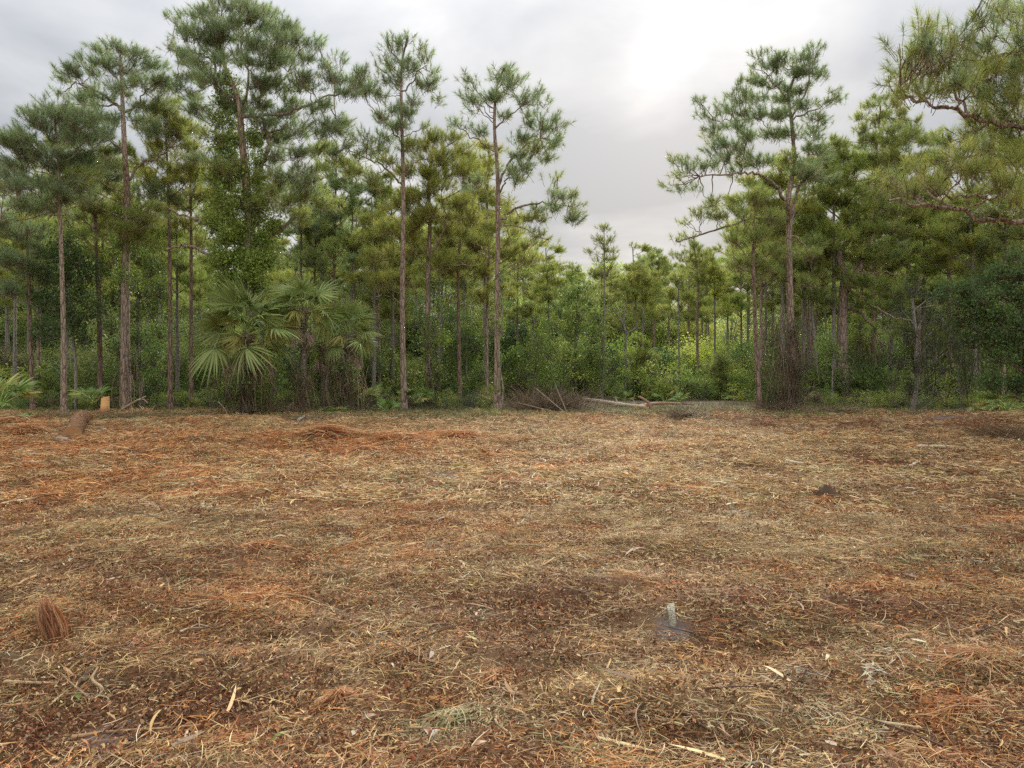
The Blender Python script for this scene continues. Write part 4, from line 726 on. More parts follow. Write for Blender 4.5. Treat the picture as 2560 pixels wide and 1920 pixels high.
deadtree('broken pale snag with a forked top right of the front pine by the gap', 44, [([(1328, 995), (1330, 860), (1332, 810), (1329, 792)], 6, 4), ([(1333, 815), (1339, 795)], 3, 2)])
deadtree('dead leaning pole trunk with split base on the right, under the hanging vines', 33, [([(2440, 1018), (2415, 1000), (2385, 968)], 7, 3)], 'fallen trunk', name='dead_tree')

# ------------------------------------------------------------------ broad-leaved trees, shrubs and vines
VG = [(0.180, 0.270, 0.055), (0.240, 0.330, 0.065), (0.295, 0.390, 0.080)]
DG = [(0.090, 0.150, 0.050), (0.120, 0.185, 0.058), (0.150, 0.220, 0.065)]
MG = [(0.215, 0.300, 0.080), (0.275, 0.360, 0.095), (0.330, 0.415, 0.115), (0.165, 0.235, 0.068)]
YG = [(0.370, 0.430, 0.085), (0.295, 0.365, 0.078), (0.430, 0.465, 0.105)]
BR = [(0.22, 0.155, 0.095), (0.31, 0.235, 0.15), (0.15, 0.105, 0.07)]
CLUMP = []
for i in range(7):
    g = np.random.default_rng(1400+i); m = 26; k = MB(); P = g.normal(size=(m, 3))*np.array([.15, .15, .10])
    V, Q, q = leaves(P, (.085, .07, .095, .08, .075, .10, .085)[i], np.ones((m, 3)), g, asp=(.5, .6, .45, .35, .5, .6, .4)[i]); k.add(V, Q, q, 0)
    CLUMP.append(template('leaf_clump', k.mesh('leaf_clump', [M_LEAF_I])))
def leafcloud(mb, blobs, d, col, size, dens, g, deep=1.0, tw=True):
    out = []
    for b in blobs:
        cx_, cy_, rx, ry = b[:4]; dz = g.normal()*0.35*rx/F*d*deep; c = W(cx_, cy_, d+dz); s = np.array([rx, rx*deep*.8, ry])/F*d
        nc = max(4, int(dens*s[0]*s[2]*120*(.085/size)**1.3*(b[4] if len(b) > 4 else 1))); cc = c+inball(nc, .5, g)*s
        out.append((cc, pal(col, [1]*len(col), nc, g, .2)*(.8+.4*g.random())))
        if tw:
            m = min(nc, 30); a = np.repeat([c-np.array([0, 0, s[2]*.9])], m, 0); e = cc[:m]
            V, Q = btubes(a, a*.5+e*.5+rdir(m, g)*.15, e, .012, .004, 4, 3); mb.add(V, Q, (.2, .15, .1), 0)
    return np.concatenate([q[0] for q in out]), np.concatenate([q[1] for q in out])
def leafpart(nm, cc, tint, size, root, b, g):
    n = len(cc); s = (size/.085*(.75+.5*g.random(n)))[:, None]
    o = scatter(nm, cc, g.random((n, 3))*6.28, np.repeat(s, 3, 1), tint, CLUMP, root, b); return o
def broad(label, d, trunk, w0, w1, blobs, col, size=.085, dens=1.0, name='broadleaf_tree', cat='tree', seed=1, limbs=(), bark=None, group=None):
    g = np.random.default_rng(seed); bark = bark or M_BARKG
    base = W(trunk[0][0], trunk[0][1], d); base[2] = hz(base[0], base[1]); root = thing(name, tuple(base), label, cat, group)
    P = np.array([W(px, py, d) for px, py in trunk]); P[0] = base-np.array([0, 0, .1]); P = spline(P, 6)
    k = MB(); V, Q = tube(P, np.linspace(w0, w1, len(P))/F*d/2, 10, .12, g); k.add(V, Q, (.2, .15, .1)); nm = 'stem' if cat == 'shrub' else 'trunk'
    link(nm, k.mesh(nm, bark, base, True), root)
    for lm in limbs:
        P2 = spline(np.array([W(px, py, d) for px, py in lm[0]]), 5); k = MB(); V, Q = tube(P2, np.linspace(lm[1], lm[2], len(P2))/F*d/2, 7, .2, g); k.add(V, Q, (.2, .15, .1)); link('limb', k.mesh('limb', bark, base, True), root)
    mb = MB(); LC, LT = leafcloud(mb, blobs, d, col, size, dens, g)
    cc = np.array([W(b[0], b[1], d) for b in blobs]); zz = np.clip(cc[:, 2]-.6*np.abs(cc[:, 0]-P[:, 0].mean())-.3, P[:, 2].min(), P[:, 2].max())
    a = np.array([P[int(np.argmin(abs(P[:, 2]-z)))] for z in zz]); V, Q = btubes(a, a*.4+cc*.6, cc, .03, .012, 6, 4); mb.add(V, Q, (.2, .15, .1), 0)
    link('branch', mb.mesh('branch', [bark], base), root)['kind'] = 'stuff'; leafpart('crown' if cat != 'shrub' else 'foliage', LC, LT, size, root, base, g); return root
broad('dark glossy broadleaf tree filling the space left of the thick foreground trunk', 30, [(190, 1030), (188, 900), (175, 780), (170, 660)], 9, 4, [(170, 600, 35, 22), (145, 635, 40, 28), (195, 645, 38, 28), (225, 680, 32, 28), (165, 690, 45, 30), (120, 690, 32, 28), (200, 730, 42, 30), (145, 750, 40, 30), (105, 760, 28, 25), (230, 770, 35, 30), (180, 790, 40, 28), (130, 820, 35, 28), (215, 835, 35, 30), (95, 830, 25, 28)], DG, .10, 1.1, seed=61)
broad('vine-smothered broadleaf tree directly behind and right of the thick foreground trunk', 31.5, [(352, 1026), (350, 900), (345, 780), (345, 680)], 8, 4, [(345, 640, 32, 28), (375, 670, 32, 28), (310, 690, 30, 28), (400, 720, 28, 30), (350, 720, 35, 30), (285, 740, 28, 30), (380, 770, 35, 30), (320, 780, 32, 30), (280, 810, 25, 30), (400, 820, 28, 30), (350, 840, 35, 32), (300, 870, 30, 30), (385, 890, 32, 32), (335, 920, 35, 32), (290, 940, 25, 28), (395, 950, 30, 28)], VG+DG, .08, 1.0, seed=62)
broad('dark rounded shrubby tree behind the two clean front trunks', 37, [(1165, 1010), (1166, 930), (1165, 860)], 7, 4, [(1165, 830, 28, 25), (1140, 870, 30, 28), (1190, 860, 30, 28), (1120, 920, 30, 28), (1165, 910, 35, 30), (1200, 930, 28, 28), (1130, 965, 35, 28), (1180, 970, 35, 25)], DG+VG, .09, 1.0, seed=63)
broad('tall leafy mid-green broadleaf tree at the left end of the gap', 42, [(1440, 1000), (1438, 900), (1442, 800), (1445, 730)], 9, 4, [(1450, 715, 28, 18), (1425, 740, 32, 22), (1475, 745, 30, 22), (1400, 775, 32, 22), (1450, 780, 38, 25), (1495, 785, 26, 22), (1390, 820, 32, 25), (1435, 830, 38, 28), (1485, 835, 32, 28), (1370, 865, 30, 25), (1420, 880, 38, 28), (1475, 885, 34, 28), (1500, 900, 22, 25), (1390, 920, 34, 25), (1445, 930, 38, 26), (1490, 950, 30, 25), (1360, 905, 20, 20)], MG, .12, .9, seed=64)
broad('shorter mid-green leafy tree beside the front pine at the gap', 38, [(1345, 1008), (1343, 930), (1345, 870)], 6, 3, [(1345, 850, 28, 20), (1320, 880, 28, 22), (1370, 880, 28, 22), (1340, 910, 32, 22), (1310, 930, 25, 22), (1375, 930, 28, 22), (1345, 960, 32, 22)], MG+VG, .10, 1.0, seed=65)
broad('dark spreading oak whose leafy boughs fill the right edge of the picture', 24, [(2640, 1053), (2630, 900), (2620, 760), (2600, 660)], 20, 8, [(2540, 640, 35, 14), (2500, 680, 35, 20), (2550, 690, 30, 25), (2455, 705, 35, 20), (2410, 720, 32, 18), (2370, 715, 26, 12, .7), (2510, 730, 38, 22), (2460, 745, 35, 22), (2555, 745, 28, 28), (2410, 755, 28, 18), (2500, 785, 38, 28), (2550, 800, 30, 30), (2455, 790, 32, 25), (2530, 850, 40, 32), (2480, 840, 34, 28), (2560, 900, 28, 30), (2500, 890, 34, 25), (2620, 700, 50, 40), (2640, 800, 60, 50), (2620, 900, 50, 50), (2700, 720, 60, 50), (2480, 950, 34, 25), (2545, 965, 34, 28), (2400, 800, 32, 20), (2350, 745, 26, 14), (2430, 850, 32, 24)], DG, .075, 2.1, seed=66,
      limbs=[([(2625, 760), (2540, 745), (2440, 752), (2370, 758), (2300, 770)], 6, 2), ([(2625, 850), (2500, 838), (2430, 846)], 5, 2), ([(2610, 690), (2540, 690), (2480, 705)], 8, 4)], bark=M_BARKR)
broad('leafy leaning tree draped with thin vines left of the dark oak', 29, [(2281, 1030), (2290, 950), (2290, 850), (2280, 740)], 15, 6, [(2285, 720, 28, 22, .7), (2330, 740, 28, 20, .7), (2250, 770, 26, 22, .6), (2310, 790, 32, 26, .7), (2360, 800, 28, 26, .7), (2270, 840, 28, 28, .7), (2330, 850, 32, 30, .7), (2390, 850, 28, 30, .7), (2250, 900, 26, 28, .7), (2300, 910, 30, 30, .7), (2355, 910, 30, 30, .6), (2410, 900, 30, 30, .6), (2275, 965, 30, 25, .6), (2340, 970, 30, 25, .4), (2420, 960, 30, 25, .5), (2440, 830, 25, 30, .6), (2230, 960, 20, 22, .5)], [(0.06, 0.085, 0.028), (0.085, 0.11, 0.035), (0.045, 0.065, 0.025)], .055, 1.2, seed=67)
broad('leaf-wrapped thin tree right behind the stout rough-barked pine', 40, [(2150, 1000), (2148, 900), (2150, 800)], 9, 4, [(2150, 800, 22, 25), (2145, 850, 20, 28), (2155, 900, 22, 28), (2150, 950, 25, 28), (2175, 930, 20, 28), (2125, 960, 15, 25)], YG+VG, .09, 1.0, seed=68)

# climbing vines (they hang on the trunks, so each is a thing of its own)
def vine(label, d, px, y0, blobs, col, size=.07, dens=1.3, seed=1, strands=0, sw=40, sy=(760, 1010), scol=BR, name='climbing_vine'):
    g = np.random.default_rng(seed); x, y = (px-1280)/F*d, d; b = np.array([x, y-.12, hz(x, y)]); mb = MB()
    P = spline(np.array([W(px+6*math.sin(i*1.7), 1028-(1028-y0)*i/7, d-.2) for i in range(8)]), 3); V, Q = tube(P, np.linspace(.03, .012, len(P)), 5, .2, g); mb.add(V, Q, (.15, .1, .07), 0)
    root = thing(name, tuple(b), label, 'vine')
    LC, LT = leafcloud(mb, blobs, d-.15, col, size, dens, g, .7); link('stem', mb.mesh('stem', [M_BARKG], b), root); leafpart('foliage', LC, LT, size, root, b, g)
    if strands:
        n = strands; k = MB(); sx_ = px+g.normal(size=n)*sw*.5; ya = sy[0]+g.random(n)*(sy[1]-sy[0])*.75; ln = (40+90*g.random(n))
        A = np.array([W(sx_[i], ya[i], d-.25+g.normal()*.3) for i in range(n)]); C = np.array([W(sx_[i]+g.normal()*14, min(ya[i]+ln[i], 1028), d-.25+g.normal()*.35) for i in range(n)])
        V, Q = btubes(A, A*.5+C*.5+rdir(n, g)*.22, C, .009, .006, 7, 3); k.add(V, Q, np.repeat(pal(scol, [1]*len(scol), n, g), 21, 0), 0)
        o = link('tendril', k.mesh('tendril', M_STRAW, b), root); o['kind'] = 'stuff'
vine('dense leafy vine wrapping both stems of the tallest pine', 28.5, 622, 240, [(575, 200, 16, 18), (590, 235, 18, 20), (600, 275, 14, 20, .7), (580, 310, 22, 22), (590, 345, 24, 22), (575, 385, 24, 28), (600, 420, 26, 28), (640, 400, 22, 28), (575, 450, 28, 30), (610, 490, 30, 28), (645, 460, 20, 28), (580, 530, 34, 30), (640, 540, 30, 30), (600, 580, 38, 30), (560, 590, 25, 25), (655, 600, 32, 30), (610, 640, 42, 30), (565, 650, 30, 25), (670, 650, 28, 25), (620, 690, 40, 28), (580, 705, 30, 22), (650, 720, 30, 22), (615, 970, 40, 35), (580, 990, 30, 25), (660, 990, 30, 25), (610, 900, 30, 30), (690, 930, 20, 20), (560, 240, 20, 24), (545, 300, 20, 26), (550, 360, 24, 28), (545, 420, 26, 30), (640, 340, 22, 28), (655, 500, 26, 30), (550, 500, 26, 32), (530, 560, 24, 30), (680, 560, 24, 28), (545, 640, 26, 30), (640, 650, 34, 30), (560, 700, 34, 26)], VG+YG[:1], .085, 2.1, 71)
vine('leafy vine around the middle of the thick pine behind the cut stump', 29, 318, 560, [(290, 535, 24, 20), (310, 560, 26, 22), (345, 545, 20, 20), (300, 600, 28, 24), (335, 620, 25, 26), (285, 640, 18, 26), (305, 680, 20, 26), (335, 700, 18, 26)], VG, .07, 1.2, 72, strands=45, sw=50, sy=(860, 1010))
vine('thin vine leaves climbing the vine-clad pine between the front trunks', 31, 1078, 700, [(1085, 720, 12, 25), (1095, 760, 14, 28), (1080, 810, 18, 28), (1065, 850, 16, 26), (1075, 900, 20, 28), (1095, 940, 22, 26), (1060, 960, 20, 26), (1105, 850, 18, 30), (1080, 995, 22, 20)], VG+[(0.10, 0.12, 0.04)], .07, 1.1, 73, strands=30, sw=20, sy=(820, 1000))
vine('sparse vine on the right side of the front pine by the gap', 27.5, 1252, 660, [(1254, 690, 7, 25), (1253, 750, 6, 28), (1252, 820, 7, 28), (1250, 900, 6, 26, .6), (1238, 970, 6, 20, .6)], VG, .05, 1.3, 74)
vine('brown dead vine curtain hanging on the big forked pine', 30, 1965, 760, [(1985, 830, 18, 30, .5), (1955, 900, 26, 30, .6), (1990, 930, 28, 30, .7), (1950, 980, 28, 26, .8), (2000, 990, 24, 22, .8), (1920, 1000, 22, 16, .8)], [(0.10, 0.11, 0.04), (0.14, 0.10, 0.05), (0.07, 0.09, 0.03)], .06, 1.1, 75, strands=210, sw=66, sy=(760, 1010))
vine('brown dry vines matted round the stubby trunk under the right cabbage palm', 28, 862, 880, [(850, 920, 24, 25), (880, 930, 22, 25), (875, 970, 28, 25), (840, 975, 24, 22), (850, 1000, 34, 18), (895, 1000, 24, 16)], VG+BR[:1]+DG, .065, 1.1, 76, strands=130, sw=60, sy=(875, 1015))
vine('tangled brown vines under the big cabbage palm', 26.5, 610, 930, [(600, 950, 36, 28), (645, 930, 30, 28), (570, 980, 32, 24), (620, 990, 36, 22), (670, 985, 26, 22), (540, 1000, 24, 16), (590, 910, 26, 22), (690, 960, 20, 22)], VG+BR[:1]+DG, .065, 1.0, 77, strands=130, sw=85, sy=(900, 1015))
vine('hanging brown vines between the stout pine and the leafy leaning tree', 38, 2155, 860, [(2190, 960, 18, 26, .5)], YG+BR, .06, .8, 78, strands=240, sw=60, sy=(830, 1000))
vine('long thin vines dangling from the oak boughs at the right', 27, 2400, 800, [(2340, 880, 40, 28, .25), (2430, 900, 40, 30, .25)], DG, .05, .7, 79, strands=260, sw=170, sy=(770, 990), scol=[(.12, .10, .05), (.08, .09, .035)])
vine('leafy vine at the foot of the middle cabbage palm trunk', 27.5, 757, 900, [(745, 935, 16, 20), (768, 950, 18, 22), (750, 985, 22, 22), (775, 1000, 20, 16)], VG+BR, .06, 1.0, 80, strands=60, sw=34, sy=(920, 1015))
# ------------------------------------------------------------------ undergrowth and far wood (uncountable masses)
BUSH = []
for i in range(7):
    g = np.random.default_rng(1000+i); mb = MB(); m = (34, 26, 40, 30, 22, 36, 28)[i]
    cc = inball(m, .28, g)*np.array([1, 1, .85]); k = 30; P = np.repeat(cc, k, 0)+g.normal(size=(m*k, 3))*np.array([.15, .15, .10])
    V, Q, q = leaves(P, (.10, .085, .12, .09, .13, .08, .10)[i], np.repeat(1+.35*(g.random((m, 1))-.5)+np.zeros((m, 3)), k, 0), g, asp=(.55, .4, .6, .5, .35, .6, .5)[i]); mb.add(V, Q, q, 0)
    A = np.zeros((m, 3)); A[:, 2] = -1.1; V, Q = btubes(A, A*.3+cc*.5, cc, .012, .005, 4, 3); mb.add(V, Q, (.14, .11, .08), 1)
    BUSH.append(template('leafy_bush', mb.mesh('leafy_bush', [M_LEAF_I, M_BARKG])))
def thicket(name, label, cat, n, pxr, dr, hfun, size, cols, seed, rr=(.5, 1.3), edge=0.0):
    g = np.random.default_rng(seed)
    px = pxr[0]+(pxr[1]-pxr[0])*g.random(n); d = dr[0]+(dr[1]-dr[0])*g.random(n)**1.1; x = (px-1280)/F*d; d = d+edge*(fbm(x*.35, d*.05, seed+5, 3)-.5)*2
    kp = ~((px > 1240) & (px < 1930) & (d < (42 if rr[1] > .45 else 38.5)+2*np.sin(px*.03))) | (g.random(n) < (.0 if rr[1] > .45 else .12)); px, d, x = px[kp], d[kp], x[kp]; n = len(px)
    r = rr[0]+(rr[1]-rr[0])*g.random(n)**1.5; z = hfun(px, d, x)*g.random(n)**.8; b0 = np.stack([x, d, H(x, d)+z+.25*r], 1)
    sel = (fbm(x*.20, d*.20, seed)*len(cols)*1.8-.4*len(cols)).astype(int).clip(0, len(cols)-1); sel = np.where(g.random(n) < .35, g.integers(0, len(cols), n), sel)
    c0 = np.array(cols)[sel]*(0.75+.6*g.random((n, 1)))*(1.2 if dr[1] > 60 else 1.0)*np.where((px > 1250) & (px < 1900), 1.2, .8)[:, None]  # far masses lightened to paint in haze; gap bushes brighter, the rest darker
    rot = np.stack([g.normal(size=n)*.3, g.normal(size=n)*.3, g.random(n)*6.28], 1); sc = r[:, None]*np.stack([1+.3*g.random(n), 1+.3*g.random(n), .7+.5*g.random(n)], 1)
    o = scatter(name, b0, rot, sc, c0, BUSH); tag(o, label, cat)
UG = MG+VG+YG+DG+YG+OLIVE[:2]+[(.14, .12, .06)]
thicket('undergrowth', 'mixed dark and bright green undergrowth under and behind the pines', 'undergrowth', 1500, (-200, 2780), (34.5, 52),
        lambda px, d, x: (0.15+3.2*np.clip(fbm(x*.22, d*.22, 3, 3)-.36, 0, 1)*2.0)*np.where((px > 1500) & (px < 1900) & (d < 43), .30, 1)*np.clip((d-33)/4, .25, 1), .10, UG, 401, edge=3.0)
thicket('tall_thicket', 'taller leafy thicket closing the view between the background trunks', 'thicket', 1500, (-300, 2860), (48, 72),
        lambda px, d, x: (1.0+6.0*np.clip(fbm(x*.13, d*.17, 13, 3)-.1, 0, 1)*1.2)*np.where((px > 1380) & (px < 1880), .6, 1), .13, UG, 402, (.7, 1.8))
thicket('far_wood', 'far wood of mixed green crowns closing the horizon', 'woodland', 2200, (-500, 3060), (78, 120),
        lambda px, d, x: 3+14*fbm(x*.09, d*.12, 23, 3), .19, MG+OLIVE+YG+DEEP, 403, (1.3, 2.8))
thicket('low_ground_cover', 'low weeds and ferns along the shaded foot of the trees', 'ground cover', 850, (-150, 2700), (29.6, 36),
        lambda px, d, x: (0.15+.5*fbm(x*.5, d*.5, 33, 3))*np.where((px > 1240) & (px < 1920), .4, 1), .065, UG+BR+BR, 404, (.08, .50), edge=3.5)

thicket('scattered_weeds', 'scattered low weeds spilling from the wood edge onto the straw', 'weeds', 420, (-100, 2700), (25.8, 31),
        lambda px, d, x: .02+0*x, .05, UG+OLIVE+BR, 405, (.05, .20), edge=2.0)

# ------------------------------------------------------------------ shrubs and bushes one can tell apart
for i, (px, py, wd_, hh, col, lab) in enumerate((
    (1270, 985, 60, 110, VG+DG, 'brownish green bush behind the foot of the front pine by the gap'), (1330, 1000, 70, 80, DG+BR, 'olive bush right behind the brush pile'), (1560, 1000, 60, 70, MG, 'low rounded bush in the gap, left of the young pine sapling'),
    (1640, 1002, 60, 55, YG, 'bright low bush among palmettos in the gap'), (1760, 996, 70, 50, MG, 'low dark-leaved bush at the right of the gap'), (1850, 1000, 55, 60, VG, 'bush left of the slim leaning pine'),
    (2060, 1010, 35, 50, VG, 'small dark bush between the thin grey trunks and the stout pine'), (700, 1010, 40, 60, VG+BR, 'scrubby bush between the big and the middle palm'), (1110, 1010, 40, 55, YG+VG, 'scrubby bush at the foot of the vine-clad pine'),
    (2450, 1020, 50, 45, YG+DG, 'pale scrubby bush under the oak boughs'), (40, 1000, 50, 110, MG, 'dark green bush behind the palmetto at the left edge'), (440, 1000, 60, 90, YG, 'yellowish bush left of the big cabbage palm foot'), (2080, 900, 22, 60, VG, 'ivy-like bush behind the stout rough-barked pine trunk'))):
    d = min(max(dist(py), 31), 41); bl = [(px+R.normal()*wd_*.45, py-hh*(.15+.75*R.random()), wd_*.38, hh*.22) for _ in range(7)]
    broad(lab, d, [(px, py+5), (px+2, py-hh*.4), (px, py-hh*.7)], 4, 2, bl, col, .075, 1.1, 'shrub', 'shrub', 500+i)

# ------------------------------------------------------------------ palms
PG = [(0.300, 0.370, 0.125), (0.350, 0.415, 0.140), (0.255, 0.325, 0.110)]
PY = [(0.44, 0.43, 0.13), (0.54, 0.46, 0.15), (0.36, 0.40, 0.12)]
PD = [(0.46, 0.36, 0.27), (0.35, 0.26, 0.18), (0.56, 0.47, 0.38)]
def frondmesh(seed, pet=1.0, fan=.85, nl=38, span=128, droop=.35, col=PG, dead=False, wd_=.052):
    g = np.random.default_rng(seed); mb = MB()
    A = np.array([[0, 0, 0.]]); e = np.array([[pet, 0, -.12*pet if not dead else -.3]])
    V, Q = btubes(A, A*.5+e*.5+np.array([[0, 0, .10*pet]]), e, .022, .010, 6, 4); mb.add(V, Q, np.array(col[0])*(1.5 if not dead else 1.0))
    a = np.linspace(-rad(span), rad(span), nl)+g.normal(size=nl)*.025
    hub = e[0]
    Dv = np.stack([np.cos(a), np.sin(a), 0.20-0.30*np.abs(a)/rad(span)*np.ones(nl)+g.normal(size=nl)*.05], 1)
    L = fan*(1.0-.28*(np.abs(a)/rad(span))**2)*(.9+.18*g.random(nl))
    if dead: Dv = np.stack([.35*np.cos(a)+.1, .30*np.sin(a), -np.ones(nl)*.9], 1)+g.normal(size=(nl, 3))*.22
    if not dead:
        th0 = rad(32); x0, z0 = Dv[:, 0].copy(), Dv[:, 2].copy(); Dv[:, 0] = x0*math.cos(th0)+z0*math.sin(th0); Dv[:, 2] = -x0*math.sin(th0)+z0*math.cos(th0)
    Dv = norm(Dv); bend = np.stack([0*a, 0*a, -droop*(.7+.8*g.random(nl))], 1)+g.normal(size=(nl, 3))*.05
    N = norm(np.stack([-np.cos(a)*.1, -np.sin(a)*.1, 1+0*a], 1)+g.normal(size=(nl, 3))*.25)
    if dead: N = norm(g.normal(size=(nl, 3))*np.array([1, 1, .2]))
    V, Q = ribbons(np.repeat([hub], nl, 0), Dv, L, wd_*(1.15 if not dead else .9), bend, N, 4)
    mb.add(V, Q, np.repeat(pal(col, [1]*3, nl, g, .1), 10, 0))
    return mb.mesh('frond', [M_FROND if not dead else M_STRAW])
FR = [frondmesh(600+i, droop=.25+.12*i) for i in range(4)]; FY = [frondmesh(610+i, col=PY, droop=.7) for i in range(2)]; FD = [frondmesh(620+i, pet=.75, fan=.7, dead=True, col=PD, nl=30) for i in range(3)]
SP = [frondmesh(630+i, pet=.7, fan=.55, nl=26, span=115, droop=.12, col=[(0.24, 0.35, 0.10), (0.30, 0.40, 0.12), (0.20, 0.30, 0.09)], wd_=.042) for i in range(3)]
SY = [frondmesh(640+i, pet=.7, fan=.55, nl=26, span=110, droop=.2, col=PY, wd_=.042) for i in range(2)]
def setfrond(root, me, nm, loc, az, pitch, roll, s):
    o = link(nm, me, root, loc); o.rotation_euler = (roll, -pitch, az); o.scale = (s, s, s); return o
def palm(label, d, px, py0, pyc, w, r_px, nf, seed, ndead=5, nyel=4, lean=0):
    g = np.random.default_rng(seed); x, y = (px-1280)/F*d, d; b = np.array([x, y, hz(x, y)]); root = thing('cabbage_palm', tuple(b), label, 'palm')
    zt = CAMH+(HY-pyc)/F*d-b[2]; k = MB(); n = 22; P = np.stack([np.linspace(0, lean, n), np.zeros(n), np.linspace(-.1, zt, n)], 1)
    V, Q = tube(P, w/F*d/2*(1+.15*np.sin(np.arange(n)*2.3)), 14, .16, g); k.add(V, Q, (.2, .2, .2)); link('trunk', k.mesh('trunk', M_PALMT, smooth=True), root)
    k = MB(); m = 46; az = g.random(m)*6.28; zz = zt*(.55+.45*g.random(m)); A = np.stack([lean*zz/zt+np.cos(az)*w/F*d*.45, np.sin(az)*w/F*d*.45, zz], 1)
    V, Q = btubes(A, A+np.stack([np.cos(az)*.1, np.sin(az)*.1, .06+0*az], 1), A+np.stack([np.cos(az)*.16, np.sin(az)*.16, .2+0*az], 1), .035, .018, 4, 4); k.add(V, Q, (.26, .19, .12)); o = link('leaf_base', k.mesh('leaf_base', M_WOOD), root); o['kind'] = 'stuff'
    s0 = r_px/F*d/1.75
    for i in range(nf):
        t = (i+.5)/nf; az = i*2.39996+g.normal()*.15; pitch = rad(82-96*t**.85)+g.normal()*.16
        if i == 0: pitch = rad(86)
        yel = t > .62 and g.random() < nyel/(nf*.30)
        me = FY[i % 2] if yel else FR[int(min(3, t*3.2+g.random()*.8))]
        o = setfrond(root, me, 'frond', (lean, 0, zt-.05-.18*t), az, pitch, g.normal()*.85, (.8 if yel else 1)*s0*(.72+.38*g.random()))
        if yel: o['label'] = 'yellowing drooping frond'
    for i in range(ndead):
        az = -1.57+(i-ndead/2)*.55+g.normal()*.3; o = setfrond(root, FD[i % 3], 'dead_frond', (lean, 0, zt-.38-.25*g.random()), az, rad(-2-22*g.random()), g.normal()*.2, s0*(.75+.25*g.random())); o['label'] = 'dry grey-brown hanging frond'
palm('largest cabbage palm with a wide round head of fan fronds', 26.8, 616, 1028, 832, 22, 140, 34, 81, 7, 8)
palm('cabbage palm with a slim bare trunk, middle and highest of the three', 28, 757, 1022, 768, 15, 98, 22, 82, 6, 6, .05)
palm('darker cabbage palm right of the slim-trunked one, with many hanging dead fronds', 29, 872, 1022, 835, 24, 88, 22, 83, 10, 2)
palm('lower dark cabbage palm head tucked between the middle and right palms', 31, 812, 1018, 862, 18, 62, 15, 84, 5, 1)
def palmetto(label, d, px, py, r_px, nf, seed, lo=15, hi=80, yel=.2, z=0.0, az0=None, group=None):
    g = np.random.default_rng(seed); x, y = (px-1280)/F*d, d; root = thing('saw_palmetto', (x, y, hz(x, y)), label, 'palmetto', group); s = r_px/F*d/1.15
    for i in range(nf):
        az = (i*2.4+g.normal()*.2) if az0 is None else az0+g.normal()*1.1
        me = SY[i % 2] if g.random() < yel else SP[i % 3]
        setfrond(root, me, 'frond', (g.normal()*.05, g.normal()*.05, z+.02), az, rad(lo+(hi-lo)*g.random()), g.normal()*.4, s*(.8+.4*g.random()))
palmetto('palmetto clump with bright upright fronds at the left edge of the clearing', 22.5, 0, 1060, 85, 14, 85, 10, 80, .3, .5)
palmetto('small palmetto sprouting from the debris beside the left edge clump', 24, 62, 1052, 28, 7, 86)
palmetto('tall-fronded palmetto standing left of the thick pine in the shade', 29.5, 235, 1012, 62, 10, 87, 30, 80, .1, .3)
palmetto('small pair of low palmettos between the middle and right cabbage palms, left one', 27.5, 815, 1022, 30, 8, 88, 10, 60)
palmetto('small pair of low palmettos between the middle and right cabbage palms, right one', 27.5, 845, 1022, 30, 8, 89, 10, 60)
palmetto('wide open palmetto with long pale fronds left of the first clean front trunk', 28.5, 905, 1020, 62, 9, 90, 25, 75, .5, .35)
palmetto('stiff upright palmetto close to the first clean front trunk', 28, 967, 1026, 42, 10, 91, 30, 85, .15)
palmetto('palmetto fronds showing right of the first clean front trunk', 30, 1040, 1014, 55, 8, 92, 30, 75, .2, .3)
palmetto('spiky palmetto behind the vine-clad pine foot', 31, 1105, 1016, 36, 9, 93, 20, 80, .4)
for i, (px, py, r_) in enumerate(((1625, 1004, 32), (1665, 1003, 36), (1700, 1003, 28), (1845, 1002, 34), (1880, 1000, 30), (1925, 1004, 34), (1560, 1006, 30))):
    palmetto(('palmetto just right of the bright young pine sapling at the far edge of the gap', 'largest palmetto in the middle of the gap behind the fallen logs', 'palmetto left of the thin pale-trunked pine in the gap', 'palmetto left of the foot of the slim leaning pine', 'palmetto behind the foot of the slim leaning pine', 'palmetto between the slim leaning pine and the big forked pine', 'leftmost palmetto in the gap behind the long fallen log')[i], 40-i % 3, px, py, r_, 9, 94+i, 15, 75, .2, group='palmettos along the far edge of the gap')
palmetto('broad bright palmetto clump low at the right edge under the oak', 27, 2520, 1035, 75, 15, 105, 10, 75, .35, .15)
palmetto('palmetto at the right edge behind the brown debris mound', 28.5, 2470, 1022, 50, 9, 106, 15, 75, .3, .1)
palmetto('grey-green palmetto with one dead brown frond under the hanging vines', 34, 2320, 1012, 45, 9, 107, 20, 75, .3, .1)

# dead fronds lying or hanging on their own at the wood's edge
for px, py, s, lab in ((575, 1040, .75, 'row of dry grey hanging palm leaflets left of the big palm foot'), (910, 1028, .45, 'pale dead fan frond drooping in front of the right cabbage palm'), (215, 1012, .85, 'dead brown fan frond hanging low behind the cut stump'), (983, 1010, .5, 'dead frond hanging from the stiff upright palmetto'),
                       (605, 1035, .9, 'twisted dead frond leaning on the big palm foot'), (665, 1000, .8, 'grey dead frond stack under the big palm'), (2345, 1010, .5, 'brown dead frond beside the grey-green palmetto'), (22, 1050, .8, 'dry tan frond hanging at the left edge clump'), (755, 1028, .7, 'dead frond pile at the foot of the slim-trunked palm')):
    d = min(dist(py)-.4, 33); x = (px-1280)/F*d; o = link('dead_frond_litter', FD[int(px) % 3], None, (x-.4*s, d-.3, hz(x, d)+.75*s)); o.scale = (s, s, s); o.rotation_euler = (R.normal()*.2, R.normal()*.15, R.normal()*.6-.5); tag(o, lab, 'dead frond')

